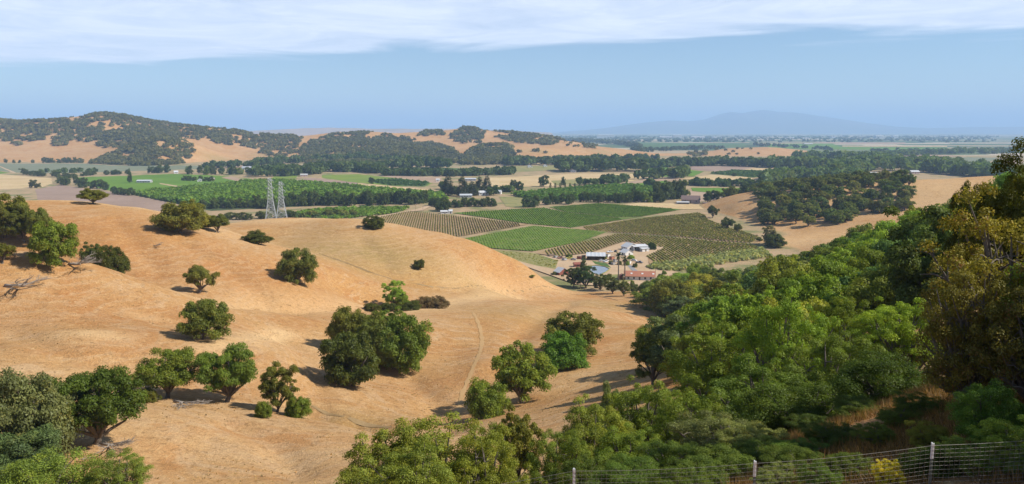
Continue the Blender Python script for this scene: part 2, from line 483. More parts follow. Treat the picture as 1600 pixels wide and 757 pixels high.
def ground_material():
    m, n, l = new_mat('dry_grass_hills')
    g = n.new('ShaderNodeNewGeometry')
    v = g.outputs['Position']
    at_ = n.new('ShaderNodeAttribute'); at_.attribute_name = 'patch'
    sepc = n.new('ShaderNodeSeparateColor'); l.new(at_.outputs['Color'], sepc.inputs[0])
    vz = n.new('ShaderNodeSeparateXYZ'); l.new(v, vz.inputs[0])
    na = noise(n, l, v, 0.016, 5, 0.6, 0.4)
    nb = noise(n, l, v, 0.06, 6, 0.65, 0.6)
    nc = noise(n, l, v, 0.45, 5, 0.7, 0.3)
    nd = noise(n, l, v, 2.6, 4, 0.75)
    # stretched along the contours: faint cattle terraces
    mp = n.new('ShaderNodeMapping'); mp.inputs['Scale'].default_value = (0.05, 0.11, 0.9); l.new(v, mp.inputs['Vector'])
    ne = noise(n, l, mp.outputs[0], 1.0, 5, 0.7, 1.2)
    gold = (0.395, 0.226, 0.090)
    tan = (0.42, 0.270, 0.134)
    red = (0.355, 0.178, 0.068)
    pale = (0.59, 0.425, 0.235)
    olive = (0.29, 0.215, 0.088)
    grey = (0.445, 0.315, 0.19)
    c = mixc(n, l, mapr(n, l, na, 0.36, 0.64), gold, tan)
    c = mixc(n, l, mapr(n, l, nb, 0.46, 0.66, 0, 0.9), c, red)
    c = mixc(n, l, mapr(n, l, ne, 0.50, 0.66, 0, 0.75), c, grey)
    # patches that belong to places: pale swales, olive faces, red banks
    k = math2(n, l, 'MULTIPLY', sepc.outputs[0], mapr(n, l, nb, 0.30, 0.60, 0.4, 1.0))
    c = mixc(n, l, k, c, pale)
    k = math2(n, l, 'MULTIPLY', sepc.outputs[1], mapr(n, l, nb, 0.25, 0.60, 0.5, 1.0))
    c = mixc(n, l, k, c, olive)
    k = math2(n, l, 'MULTIPLY', sepc.outputs[2], mapr(n, l, nb, 0.25, 0.6, 0.3, 0.9))
    c = mixc(n, l, k, c, red)
    c = mixc(n, l, mapr(n, l, nc, 0.54, 0.72, 0, 0.5), c, pale)
    c = mixc(n, l, mapr(n, l, nc, 0.47, 0.30, 0, 0.7), c, (0.25, 0.15, 0.07))
    # faint terracettes: level steps trodden into the slope, broken up by noise
    tz = math2(n, l, 'MULTIPLY', vz.outputs[2], 5.2)
    tz = math2(n, l, 'ADD', tz, math2(n, l, 'MULTIPLY', nb, 26.0))
    tz = math2(n, l, 'SINE', tz, 0.0)
    tk = math2(n, l, 'MULTIPLY', mapr(n, l, tz, 0.2, 1.0, 0, 0.42), mapr(n, l, na, 0.38, 0.60))
    c = mixc(n, l, tk, c, grey)
    ng = noise(n, l, v, 1.05, 4, 0.7, 0.4)
    c = mixc(n, l, mapr(n, l, ng, 0.54, 0.70, 0, 0.62), c, (0.50, 0.36, 0.19))
    c = mixc(n, l, mapr(n, l, ng, 0.46, 0.32, 0, 0.7), c, (0.225, 0.145, 0.07))
    c = mixc(n, l, 1.0, c, mixc(n, l, nd, (0.50, 0.49, 0.46), (1.50, 1.50, 1.52)), 'MULTIPLY')
    c = mixc(n, l, 1.0, c, (1.07, 1.0, 0.90), 'MULTIPLY')
    # valley floor: dirt and stubble close by, a quilt of fields far out on the plain
    dirt = mixc(n, l, mapr(n, l, nb, 0.35, 0.65), (0.40, 0.275, 0.16), (0.30, 0.235, 0.12))
    dirt = mixc(n, l, mapr(n, l, na, 0.5, 0.62, 0, 0.8), dirt, (0.15, 0.17, 0.06))
    mp2 = n.new('ShaderNodeMapping'); mp2.inputs['Scale'].default_value = (0.0016, 0.0026, 0.0); mp2.inputs['Rotation'].default_value = (0, 0, 0.2); l.new(v, mp2.inputs['Vector'])
    vor = n.new('ShaderNodeTexVoronoi'); vor.distance = 'CHEBYCHEV'; vor.inputs['Scale'].default_value = 1.0; vor.inputs['Randomness'].default_value = 0.8
    l.new(mp2.outputs[0], vor.inputs['Vector'])
    sv = n.new('ShaderNodeSeparateColor'); l.new(vor.outputs['Color'], sv.inputs[0])
    cr = n.new('ShaderNodeValToRGB'); cr.color_ramp.interpolation = 'CONSTANT'
    els = cr.color_ramp.elements
    els[0].position = 0.0; els[0].color = (0.085, 0.125, 0.05, 1)
    els[1].position = 0.26; els[1].color = (0.13, 0.16, 0.07, 1)
    for pos, cc in ((0.42, (0.36, 0.28, 0.17, 1)), (0.58, (0.07, 0.10, 0.045, 1)), (0.74, (0.42, 0.35, 0.24, 1)), (0.86, (0.17, 0.19, 0.09, 1))):
        e = els.new(pos); e.color = cc
    l.new(sv.outputs[0], cr.inputs[0])
    quilt = mapr(n, l, vz.outputs[1], 3000, 3300)
    val = mixc(n, l, quilt, dirt, cr.outputs[0])
    hill = mapr(n, l, vz.outputs[2], 0.25, 1.6)
    c = mixc(n, l, hill, val, c)
    bmp = math2(n, l, 'ADD', nc, nd)
    finish(n, l, c, 0.95, bump=bmp, bstr=0.6, bdist=0.5, spec=0.03)
    return m


M_GROUND = ground_material()


def leaf_material(name, trans=0.30, autumn=0.0):
    m, n, l = new_mat(name)
    oi = n.new('ShaderNodeObjectInfo')
    a = n.new('ShaderNodeAttribute'); a.attribute_name = 'tint'
    sc_ = n.new('ShaderNodeSeparateColor'); l.new(a.outputs['Color'], sc_.inputs[0])
    base = oi.outputs['Color']
    c = mixc(n, l, 1.0, base, mixc(n, l, sc_.outputs[0], (0.52, 0.55, 0.58), (1.50, 1.45, 1.22)), 'MULTIPLY')
    warm = mixc(n, l, 1.0, base, (1.75, 1.20, 0.55), 'MULTIPLY')
    c = mixc(n, l, mapr(n, l, sc_.outputs[1], 0.6, 1.0, 0.0, 0.55), c, warm)
    if autumn:
        c = mixc(n, l, mapr(n, l, sc_.outputs[2], 1.0 - autumn, 1.0 - autumn + 0.12, 0, 0.85), c, (0.24, 0.12, 0.05))
    d = n.new('ShaderNodeBsdfDiffuse'); l.new(c, d.inputs[0])
    t = n.new('ShaderNodeBsdfTranslucent')
    l.new(mixc(n, l, 1.0, c, (1.25, 1.3, 0.6), 'MULTIPLY'), t.inputs[0])
    gl = n.new('ShaderNodeBsdfGlossy'); gl.inputs['Roughness'].default_value = 0.5; gl.inputs[0].default_value = (0.8, 0.85, 0.8, 1)
    s1 = n.new('ShaderNodeMixShader'); s1.inputs[0].default_value = trans
    l.new(d.outputs[0], s1.inputs[1]); l.new(t.outputs[0], s1.inputs[2])
    s2 = n.new('ShaderNodeMixShader'); s2.inputs[0].default_value = 0.012
    l.new(s1.outputs[0], s2.inputs[1]); l.new(gl.outputs[0], s2.inputs[2])
    o = n.new('ShaderNodeOutputMaterial'); l.new(s2.outputs[0], o.inputs[0])
    return m


M_LEAF = leaf_material('leaves', 0.36)
M_LEAF_DRY = leaf_material('leaves_with_dead_ones', 0.3, 0.24)


def bark_material():
    m, n, l = new_mat('bark')
    t = n.new('ShaderNodeTexCoord')
    mp = n.new('ShaderNodeMapping'); mp.inputs['Scale'].default_value = (9, 9, 2.2); l.new(t.outputs['Object'], mp.inputs['Vector'])
    f = noise(n, l, mp.outputs[0], 3.0, 6, 0.7)
    c = mixc(n, l, f, (0.075, 0.058, 0.043), (0.25, 0.215, 0.175))
    finish(n, l, c, 0.9, bump=f, bstr=0.6, bdist=0.02, spec=0.1)
    return m


M_BARK = bark_material()
M_DEAD = plain('weathered_dead_wood', (0.30, 0.255, 0.21), 0.9, 0.4, 6.0)

# ------------------------------------------------------------------ object helpers


def tag(o, label=None, cat=None, group=None, kind=None):
    if label: o['label'] = label
    if cat: o['category'] = cat
    if group: o['group'] = group
    if kind: o['kind'] = kind
    return o


def link(o, parent=None):
    COL.objects.link(o)
    if parent is not None:
        o.parent = parent
    return o


def empty(name, loc=(0, 0, 0), rz=0.0):
    o = bpy.data.objects.new(name, None)
    o.empty_display_size = 0.5
    o.location = loc
    o.rotation_euler = (0, 0, rz)
    return link(o)


def mesh_np(name, verts, faces, mat=None, smooth=False):
    """faces: (n,3) or (n,4) integer array, or a list of arrays of either"""
    me = bpy.data.meshes.new(name)
    if not isinstance(faces, list):
        faces = [faces]
    faces = [f for f in faces if len(f)]
    verts = np.asarray(verts, np.float32)
    me.vertices.add(len(verts))
    me.vertices.foreach_set('co', verts.ravel())
    loops = np.concatenate([np.asarray(f, np.int32).ravel() for f in faces])
    tot = np.concatenate([np.full(len(f), f.shape[1], np.int32) for f in faces])
    start = np.concatenate([[0], np.cumsum(tot)[:-1]]).astype(np.int32)
    me.loops.add(len(loops))
    me.loops.foreach_set('vertex_index', loops)
    me.polygons.add(len(tot))
    me.polygons.foreach_set('loop_start', start)
    try:
        me.polygons.foreach_set('loop_total', tot)
    except Exception:
        pass
    if smooth:
        me.polygons.foreach_set('use_smooth', np.ones(len(tot), bool))
    me.update(calc_edges=True)
    if mat: me.materials.append(mat)
    return me


class MB:
    """collects simple shapes for one mesh"""

    def __init__(self):
        self.v = []; self.f = []

    def box(self, x0, x1, y0, y1, z0, z1):
        b = len(self.v)
        self.v += [(x0, y0, z0), (x1, y0, z0), (x1, y1, z0), (x0, y1, z0), (x0, y0, z1), (x1, y0, z1), (x1, y1, z1), (x0, y1, z1)]
        for f in ((0, 3, 2, 1), (4, 5, 6, 7), (0, 1, 5, 4), (1, 2, 6, 5), (2, 3, 7, 6), (3, 0, 4, 7)):
            self.f.append(tuple(b + i for i in f))
        return self

    def poly(self, pts):
        b = len(self.v)
        self.v += [tuple(p) for p in pts]
        self.f.append(tuple(range(b, b + len(pts))))
        return self

    def prism(self, pts, d):
        """pts: outline (3-D points), d: vector of extrusion"""
        n = len(pts); b = len(self.v)
        self.v += [tuple(p) for p in pts] + [tuple(p[i] + d[i] for i in range(3)) for p in pts]
        self.f.append(tuple(range(b, b + n)))
        self.f.append(tuple(reversed(range(b + n, b + 2 * n))))
        for i in range(n):
            j = (i + 1) % n
            self.f.append((b + i, b + n + i, b + n + j, b + j))
        return self

    def tube(self, pts, rads, sides=6, cap=True):
        pts = [Vector(p) for p in pts]
        rings = []
        up = Vector((0.13, 0.07, 1)).normalized()
        for i, p in enumerate(pts):
            a = pts[max(0, i - 1)]; c = pts[min(len(pts) - 1, i + 1)]
            d = (c - a)
            d = d.normalized() if d.length > 1e-9 else Vector((0, 0, 1))
            s = d.cross(up)
            if s.length < 1e-3: s = d.cross(Vector((1, 0, 0)))
            s.normalize(); t = s.cross(d)
            b = len(self.v)
            for k in range(sides):
                an = 2 * math.pi * k / sides
                self.v.append(tuple(p + (s * math.cos(an) + t * math.sin(an)) * rads[i]))
            rings.append(b)
        for i in range(len(rings) - 1):
            for k in range(sides):
                k2 = (k + 1) % sides
                self.f.append((rings[i] + k, rings[i] + k2, rings[i + 1] + k2, rings[i + 1] + k))
        if cap:
            self.f.append(tuple(rings[0] + k for k in reversed(range(sides))))
            self.f.append(tuple(rings[-1] + k for k in range(sides)))
        return self

    def mesh(self, name, mat, smooth=False):
        me = bpy.data.meshes.new(name)
        me.from_pydata(self.v, [], self.f)
        if smooth:
            for p in me.polygons: p.use_smooth = True
        me.update()
        if mat: me.materials.append(mat)
        return me

    def build(self, name, mat, parent=None, smooth=False):
        return link(bpy.data.objects.new(name, self.mesh(name, mat, smooth)), parent)


# ------------------------------------------------------------------ the ground
def make_ground():
    rr = np.concatenate([np.geomspace(2.5, 60, 110, endpoint=False), np.geomspace(60, 520, 190, endpoint=False), np.geomspace(520, 1400, 70, endpoint=False),
                         np.geomspace(1400, 2200, 22, endpoint=False), np.geomspace(2200, 4600, 80, endpoint=False), np.geomspace(4600, 70000, 40)])
    th = np.concatenate([np.arange(-180, -44, 4.0), np.arange(-44, 44.01, 0.24), np.arange(48, 180, 4.0)])
    th = np.radians(th)
    X = rr[:, None] * np.sin(th)[None, :]; Y = rr[:, None] * np.cos(th)[None, :]
    Z = H(X.ravel(), Y.ravel())
    nr, nt = len(rr), len(th)
    V = np.stack([X.ravel(), Y.ravel(), Z], 1)
    V = np.vstack([V, [[0, 0, h1(0, 0)]]])
    i, j = np.meshgrid(np.arange(nr - 1), np.arange(nt), indexing='ij')
    j2 = (j + 1) % nt
    q = np.stack([i * nt + j, (i + 1) * nt + j, (i + 1) * nt + j2, i * nt + j2], -1).reshape(-1, 4)[:, ::-1]
    c = nr * nt
    jj = np.arange(nt)
    t = np.stack([np.full(nt, c), jj, (jj + 1) % nt], 1)[:, ::-1]
    me = mesh_np('ground', V, [q, t], M_GROUND, True)
    # colours that belong to places
    col = np.zeros((len(V), 4), np.float32); col[:, 3] = 1

    def blob(ch, px, py, rx, ry, amt, Yv=None):
        p = at(px, py) if Yv is None else P(px, py, Yv)
        w = amt * np.exp(-((V[:, 0] - p.x) / rx) ** 2 - ((V[:, 1] - p.y) / ry) ** 2)
        col[:, ch] = np.maximum(col[:, ch], w)

    def line(ch, pts, rad, amt):
        ps = [at(*p) for p in pts]
        for a, b in zip(ps[:-1], ps[1:]):
            ab = np.array([b.x - a.x, b.y - a.y]); L2 = (ab ** 2).sum() + 1e-6
            s = np.clip(((V[:, 0] - a.x) * ab[0] + (V[:, 1] - a.y) * ab[1]) / L2, 0, 1)
            d2 = (V[:, 0] - a.x - s * ab[0]) ** 2 + (V[:, 1] - a.y - s * ab[1]) ** 2
            col[:, ch] = np.maximum(col[:, ch], amt * np.exp(-d2 / rad ** 2))
    line(0, [(340, 478), (420, 480), (500, 484), (560, 478), (640, 486), (720, 470), (800, 462)], 11, 0.85)
    line(0, [(330, 545), (380, 530), (440, 520)], 5, 0.95)
    blob(0, 140, 520, 9, 5, 0.85); blob(0, 225, 497, 6, 2.5, 0.8); blob(0, 480, 700, 22, 8, 0.5); blob(0, 440, 340, 60, 14, 0.7, 452)
    blob(0, 150, 318, 60, 12, 0.8, 334); blob(0, 330, 360, 30, 10, 0.5); blob(0, 900, 590, 14, 14, 0.6); blob(0, 650, 575, 14, 12, 0.35); blob(0, 560, 757, 25, 8, 0.5)
    line(0, [(700, 445), (800, 452), (870, 452)], 7, 0.5)
    blob(0, 1450, 300, 110, 90, 0.75, 860); blob(0, 1250, 365, 90, 60, 0.6, 700); blob(0, 1170, 350, 50, 60, 0.6, 760)
    blob(1, 560, 395, 50, 34, 1.0); blob(1, 480, 375, 35, 30, 0.5); blob(1, 740, 445, 40, 10, 0.5); blob(1, 940, 475, 20, 18, 0.55); blob(1, 560, 660, 10, 8, 0.5)
    blob(2, 120, 360, 60, 35, 1.0); blob(2, 250, 400, 50, 30, 0.95); blob(2, 420, 440, 40, 20, 0.6); blob(2, 760, 405, 40, 16, 0.55); blob(2, 60, 480, 30, 14, 0.8); blob(2, 330, 590, 16, 12, 0.6); blob(2, 680, 600, 14, 14, 0.6); blob(0, 760, 620, 10, 12, 0.6); blob(0, 60, 590, 16, 8, 0.6); blob(0, 520, 540, 14, 12, 0.5); blob(1, 830, 490, 26, 30, 0.5); blob(2, 900, 470, 24, 30, 0.5); blob(2, 480, 690, 9, 5, 0.8); blob(2, 1300, 690, 14, 20, 1.0, 24); blob(2, 1550, 640, 10, 10, 0.7, 22)
    # green fields climbing the feet of the far hills
    for (px, py, rx, ry) in ((345, 250, 60, 60), (420, 243, 70, 70), (400, 247, 40, 40), (840, 237, 60, 45), (945, 238, 60, 40)):
        blob(1, px, py, rx, ry, 1.0)
    att = me.color_attributes.new('patch', 'FLOAT_COLOR', 'POINT')
    att.data.foreach_set('color', col.ravel())
    return tag(link(bpy.data.objects.new('ground', me)), kind='structure')


make_ground()

# ------------------------------------------------------------------ far hills and the mountain
def ridge_mesh(name, Y0, depth, outline, base_py, mat, seed, rough, nx=260):
    """a long range of hills: crest heights along it, spurs and gullies down its faces"""
    xs = np.linspace(outline[0][0], outline[-1][0], nx)
    crest = np.interp(xs, [o[0] for o in outline], [o[1] for o in outline])
    ks = np.linspace(-1, 1, 25)
    V = []
    for k in ks:
        Yk = Y0 + k * depth
        prof = max(0.0, 1 - abs(k) ** 1.15)
        for a, b in zip(xs, crest):
            p = P(a, b, Y0)
            x = p.x
            hgt = max(2.0, p.z)
            nz = (vnoise(np.array([x]), np.array([Yk]), depth * 0.35, seed)[0] - 0.5) * rough + (vnoise(np.array([x]), np.array([Yk]), depth * 0.12, seed + 3)[0] - 0.5) * rough * 0.45
            V.append((x, Yk, max(-3.0, hgt * prof * (1 + nz * (0.3 + 1.2 * abs(k))) - 3.0)))
    V = np.array(V)
    n = len(xs)
    i, j = np.meshgrid(np.arange(len(ks) - 1), np.arange(n - 1), indexing='ij')
    q = np.stack([i * n + j, i * n + j + 1, (i + 1) * n + j + 1, (i + 1) * n + j], -1).reshape(-1, 4)
    o = link(bpy.data.objects.new(name, mesh_np(name, V, q, mat, True)))
    return tag(o, kind='structure')


M_FARHILL = field_mat('far_dry_hills', (0.42, 0.29, 0.20), (0.34, 0.25, 0.15), 0.0012, c3=(0.20, 0.17, 0.10))
M_MOUNT = field_mat('far_mountain_scrub', (0.085, 0.10, 0.055), (0.15, 0.13, 0.075), 0.0006)
ridge_mesh('far_hills', 13000, 1400, [(330, 208), (420, 203), (470, 200.5), (560, 200), (620, 201.5), (700, 201), (780, 203.5), (860, 207)], 206, M_FARHILL, 3, 0.5)
ridge_mesh('mountain', 30000, 4600, [(880, 206), (930, 202), (970, 197), (1005, 192), (1045, 188.5), (1075, 190), (1100, 187), (1125, 178), (1142, 174), (1160, 176), (1178, 172.5), (1195, 171), (1215, 174), (1240, 175.5), (1275, 181), (1310, 186), (1350, 192),
                                    (1400, 198), (1450, 200.5), (1520, 199), (1580, 198), (1650, 199), (1750, 203)], 206, M_MOUNT, 7, 0.22)

# ------------------------------------------------------------------ fields, dirt roads, pond
M_STRAW = field_mat('straw_stubble', (0.55, 0.41, 0.22), (0.47, 0.33, 0.165), 0.012, rows=(0.5, 7, 0.08), c3=(0.40, 0.31, 0.13))
M_TAN = field_mat('ploughed_tan', (0.40, 0.285, 0.19), (0.33, 0.225, 0.145), 0.012, rows=(1.2, 6, 0.08))
M_MAUVE = field_mat('fallow_brown', (0.33, 0.235, 0.175), (0.28, 0.195, 0.14), 0.01, rows=(0.9, 6, 0.1))
M_GREENF = field_mat('green_crop', (0.10, 0.185, 0.020), (0.13, 0.22, 0.026), 0.01, rows=(0.4, 5, 0.12))
M_GREEN2 = field_mat('mid_green_crop', (0.07, 0.125, 0.032), (0.10, 0.155, 0.045), 0.012, rows=(0.9, 5, 0.15))
M_YGREEN = field_mat('yellow_green_crop', (0.20, 0.25, 0.04), (0.15, 0.21, 0.035), 0.012, rows=(0.2, 5, 0.1))
M_GREY = field_mat('grey_green_crop', (0.17, 0.185, 0.11), (0.20, 0.205, 0.125), 0.008, rows=(1.5, 8, 0.08))
M_OLIVE = field_mat('olive_pasture', (0.22, 0.21, 0.075), (0.28, 0.24, 0.10), 0.02, c3=(0.14, 0.17, 0.06))
M_SOIL = field_mat('vineyard_soil', (0.36, 0.245, 0.135), (0.32, 0.205, 0.105), 0.03, c3=(0.26, 0.225, 0.09))
M_SOIL2 = field_mat('vineyard_weedy_soil', (0.105, 0.16, 0.03), (0.14, 0.19, 0.036), 0.03, c3=(0.22, 0.19, 0.08))
M_ORCH = field_mat('orchard_floor', (0.06, 0.085, 0.03), (0.10, 0.11, 0.05), 0.03)
M_ROAD = field_mat('dirt_road', (0.48, 0.345, 0.215), (0.42, 0.29, 0.17), 0.05, rough=0.98)
M_TRACK = field_mat('worn_track', (0.42, 0.262, 0.115), (0.44, 0.28, 0.13), 0.35, rough=0.98)
M_BANK = field_mat('creek_bank', (0.24, 0.155, 0.07), (0.33, 0.225, 0.11), 0.15)
_off = [0.02]


def field(name, pts, mat, soft=0.0):
    """a level sheet of crop or soil on the valley floor, with slightly wandering edges"""
    _off[0] += 0.012
    z = _off[0]
    ps = [flat(a, b) for a, b in pts]
    out = []
    rng = random.Random(len(pts) * 77 + int(pts[0][0]))
    for a, b in zip(ps, ps[1:] + ps[:1]):
        n = max(1, min(14, int((b - a).length / 25)))
        for k in range(n):
            q = a.lerp(b, k / n)
            w = (0.6 if soft == 0 else soft) if k else 0
            out.append((q.x + rng.uniform(-w, w), q.y + rng.uniform(-w, w), z))
    me = bpy.data.meshes.new(name)
    me.from_pydata(out, [], [tuple(range(len(out)))])
    me.update()
    if me.polygons[0].normal.z < 0:
        me.flip_normals()
    me.materials.append(mat)
    return tag(link(bpy.data.objects.new(name, me)), kind='structure')


field('field', [(-60, 256), (130, 256), (170, 259), (320, 259), (326, 264), (100, 271), (25, 270), (-60, 262)], M_GREY)
field('field', [(-40, 263), (16, 270.5), (0, 272), (-60, 271)], M_GREENF)
field('dirt_road', [(-20, 257.5), (0, 260), (25, 270), (20, 270.5), (0, 261.2), (-20, 258.5)], M_ROAD)
field('field', [(-60, 273), (0, 273), (80, 279), (82, 287), (62, 294), (0, 296), (-60, 296)], M_STRAW)
field('field', [(55, 296.5), (95, 289), (130, 295), (170, 300), (260, 315), (250, 335), (60, 316)], M_MAUVE)
field('field', [(115, 278), (145, 276.5), (200, 275), (270, 272), (360, 275.5), (345, 277), (395, 280), (385, 284), (310, 292), (215, 305), (165, 297), (130, 288)], M_GREENF)
field('dirt_road', [(249, 286.3), (298, 294), (294, 295.3), (250, 288)], M_ROAD)
field('field', [(345, 278), (362, 276.5), (393, 283), (388, 287)], M_TAN)
field('field', [(322, 258), (430, 257), (470, 262), (430, 267), (330, 263)], M_TAN)
field('orchard_floor', [(210, 305), (300, 295), (390, 286), (432, 284), (500, 289), (600, 298), (690, 305.5), (700, 317), (600, 318), (450, 324), (330, 330), (270, 318)], M_ORCH)
field('field', [(466, 280), (485, 278), (545, 284.5), (600, 291), (560, 295), (470, 287)], M_MAUVE)
field('field', [(560, 286.5), (600, 290), (690, 298.5), (692, 305.5), (640, 303), (548, 293)], M_STRAW)
field('field', [(503, 274), (560, 272.5), (640, 281), (680, 284), (668, 291), (620, 291.5), (545, 284.5), (503, 278)], M_YGREEN)
field('field', [(570, 283.5), (620, 280.5), (672, 286), (664, 292), (610, 290.5)], M_GREEN2)
field('field', [(428, 276), (465, 274.5), (463, 279), (426, 280)], M_YGREEN)
field('field', [(580, 274.6), (690, 277), (690, 287), (672, 286), (640, 281)], M_TAN)
field('field', [(600, 268), (680, 262), (760, 265), (700, 269), (640, 271)], M_GREEN2)
field('field', [(710, 266.5), (790, 262), (800, 263.5), (760, 270.5), (715, 270)], M_GREENF)
field('field', [(500, 257), (530, 256), (535, 263), (500, 264)], M_GREENF)
field('field', [(565, 257), (585, 256.5), (582, 264), (566, 265)], M_YGREEN)
field('field', [(765, 278), (800, 277), (900, 271.5), (1000, 272), (1010, 279), (985, 284), (925, 288), (850, 292), (800, 292.5), (765, 293.5)], M_STRAW)
field('field', [(860, 283), (925, 279), (935, 282), (925, 287.5), (868, 290)], M_OLIVE)
field('field', [(765, 294), (800, 293), (800, 296.5), (770, 300)], M_GREENF)
field('field', [(780, 308), (845, 308), (848, 315), (815, 326), (790, 323)], M_OLIVE)
field('field', [(800, 260), (870, 259), (868, 266), (800, 270)], M_OLIVE)
field('field', [(955, 290.5), (1000, 287), (1041, 282.8), (1043, 294), (1000, 297), (960, 294)], M_GREENF)
field('field', [(960, 287.5), (990, 284), (1010, 280), (1070, 278), (1060, 283), (1020, 283.5), (975, 290)], M_TAN)
field('orchard_floor', [(845, 300), (940, 292), (985, 291), (1030, 297), (1020, 306), (940, 312), (850, 318)], M_ORCH)
field('field', [(1080, 294), (1172, 294.5), (1176, 302), (1140, 304), (1082, 299)], M_GREENF)
field('field', [(1078, 299.5), (1140, 304.3), (1135, 310), (1112, 314), (1078, 318)], M_TAN)
field('field', [(1063, 280), (1110, 274), (1160, 276), (1176, 279), (1172, 283.5), (1120, 284)], M_STRAW)
field('field', [(1008, 263.5), (1040, 262), (1075, 266), (1100, 268.5), (1085, 275.5), (1030, 277)], M_GREENF)
field('field', [(1056, 262), (1088, 260), (1165, 261), (1180, 264), (1140, 269.5), (1090, 266.5)], M_MAUVE)
field('field', [(1110, 272), (1145, 267), (1200, 269), (1205, 276), (1175, 278)], M_GREEN2)
field('field', [(1160, 265), (1200, 261.5), (1290, 267.5), (1312, 270), (1305, 273), (1200, 268.5)], M_STRAW)
field('field', [(970, 322), (1000, 317), (1112, 321), (1122, 328), (1068, 328)], M_STRAW)
field('field', [(1316, 228), (1480, 228.4), (1480, 229.8), (1316, 229.4)], M_STRAW)
field('field', [(1395, 241), (1490, 243), (1500, 245), (1398, 244)], M_TAN)
field('field', [(1200, 225), (1300, 224.8), (1316, 229.8), (1480, 231), (1480, 236), (1250, 233), (1200, 231)], M_GREENF)
field('field', [(1270, 222.6), (1415, 223), (1415, 225.3), (1320, 225.6)], M_TAN)
field('field', [(980, 222.5), (1160, 225), (1170, 229), (1060, 234), (990, 235)], M_GREEN2)
field('field', [(1405, 245.5), (1560, 247), (1540, 256), (1440, 253)], M_GREY)
# vineyard floors and the farm yard
V_A = [(556, 347.5), (640, 331.5), (655, 332.5), (826, 351.5), (678, 377), (636, 374)]
V_B1 = [(708, 333.5), (800, 328), (850, 325.5), (880, 332), (960, 341), (998, 340), (892, 356.5), (822, 350)]
V_B2 = [(858, 324.5), (935, 318.5), (1066, 328), (1002, 339), (962, 340), (884, 331.5)]
V_C = [(706, 377.5), (832, 354), (950, 363), (905, 379), (832, 393.5), (770, 389)]
V_D1 = [(895, 358.5), (1010, 341.5), (1098, 333), (1106, 344), (1190, 374), (1176, 381), (1050, 370), (962, 364.5)]
V_D2 = [(835, 397), (965, 367), (1030, 371), (1172, 383), (1192, 388), (1015, 414), (1010, 402), (1040, 388), (975, 378), (920, 396), (870, 402)]
field('vineyard_floor', V_A, M_SOIL)
field('vineyard_floor', V_B1, M_SOIL2)
field('vineyard_floor', V_B2, M_SOIL2)
field('vineyard_floor', V_C, M_SOIL2)
field('vineyard_floor', V_D1, M_SOIL)
field('vineyard_floor', V_D2, M_SOIL)
field('farm_yard', [(838, 399), (870, 403), (922, 397), (976, 379), (1040, 388.5), (1011, 402), (1014, 415), (1060, 427), (1000, 450), (900, 446), (862, 432), (800, 410)], M_ROAD)
field('dirt_road', [(540, 349), (600, 337), (650, 328), (672, 321), (676, 322), (660, 330), (638, 331.5), (556, 348)], M_ROAD)
field('meadow', [(752, 391), (836, 397), (872, 409), (868, 422), (840, 417), (790, 404)], M_OLIVE)
field('meadow', [(938, 432), (1000, 428), (1020, 432), (960, 447), (925, 444)], M_OLIVE)
field('meadow', [(925, 409), (948, 413), (955, 420), (930, 414)], M_GREEN2)


def pond():
    m, n, l = new_mat('pond_water')
    tcn = n.new('ShaderNodeTexCoord')
    f = noise(n, l, tcn.outputs['Object'], 0.8, 4)
    finish(n, l, (0.10, 0.125, 0.14), 0.08, bump=f, bstr=0.08, bdist=0.05, spec=0.6)
    pts = [(920, 417.5), (932, 416.5), (945, 418.5), (952, 422), (946, 427), (936, 431.5), (926, 428), (921, 423)]
    _off[0] += 0.05
    ps = [flat(*p) for p in pts]
    out = [(p.x, p.y, _off[0]) for p in ps]
    me = bpy.data.meshes.new('pond'); me.from_pydata(out, [], [tuple(range(len(out)))]); me.update()
    if me.polygons[0].normal.z < 0: me.flip_normals()
    me.materials.append(m)
    o = tag(link(bpy.data.objects.new('pond', me)), kind='structure')
    rim = MB()
    cx = sum(p[0] for p in out) / len(out); cyy = sum(p[1] for p in out) / len(out)
    ring = []
    for p in out + out[:1]:
        ring.append((cx + (p[0] - cx) * 1.05, cyy + (p[1] - cyy) * 1.05, _off[0] - 0.1))
    rim.tube(ring, [0.55] * len(ring), 6, False)
    rim.build('bank', M_OLIVE, o, True)


pond()


def strip(name, pts, width, mat, lift=0.10, jitter=0.0):
    """a track or cut bank that follows the lie of the land"""
    ps = [at(*p) for p in pts]
    path = []
    for a, b in zip(ps[:-1], ps[1:]):
        n = max(2, int((b - a).length / 1.6))
        for k in range(n):
            path.append(a.lerp(b, k / n))
    path.append(ps[-1])
    # soften corners
    for _ in range(12):
        path = [path[0]] + [(path[i - 1] + path[i] * 2 + path[i + 1]) / 4 for i in range(1, len(path) - 1)] + [path[-1]]
    xs, ys = [], []
    cols = 5
    rng = random.Random(4)
    for i, p in enumerate(path):
        d = path[min(i + 1, len(path) - 1)] - path[max(i - 1, 0)]
        s = Vector((-d.y, d.x, 0)).normalized()
        w = width * (1 + rng.uniform(-jitter, jitter))
        for k in range(cols):
            q = p + s * w * (k / (cols - 1) - 0.5)
            xs.append(q.x); ys.append(q.y)
    z = H(xs, ys) + lift
    V = np.stack([xs, ys, z], 1)
    n = len(path)
    i, j = np.meshgrid(np.arange(n - 1), np.arange(cols - 1), indexing='ij')
    q = np.stack([i * cols + j, i * cols + j + 1, (i + 1) * cols + j + 1, (i + 1) * cols + j], -1).reshape(-1, 4)
    me = mesh_np(name, V, q, mat, True)
    if me.polygons[0].normal.z < 0: me.flip_normals()
    return tag(link(bpy.data.objects.new(name, me)), kind='structure')


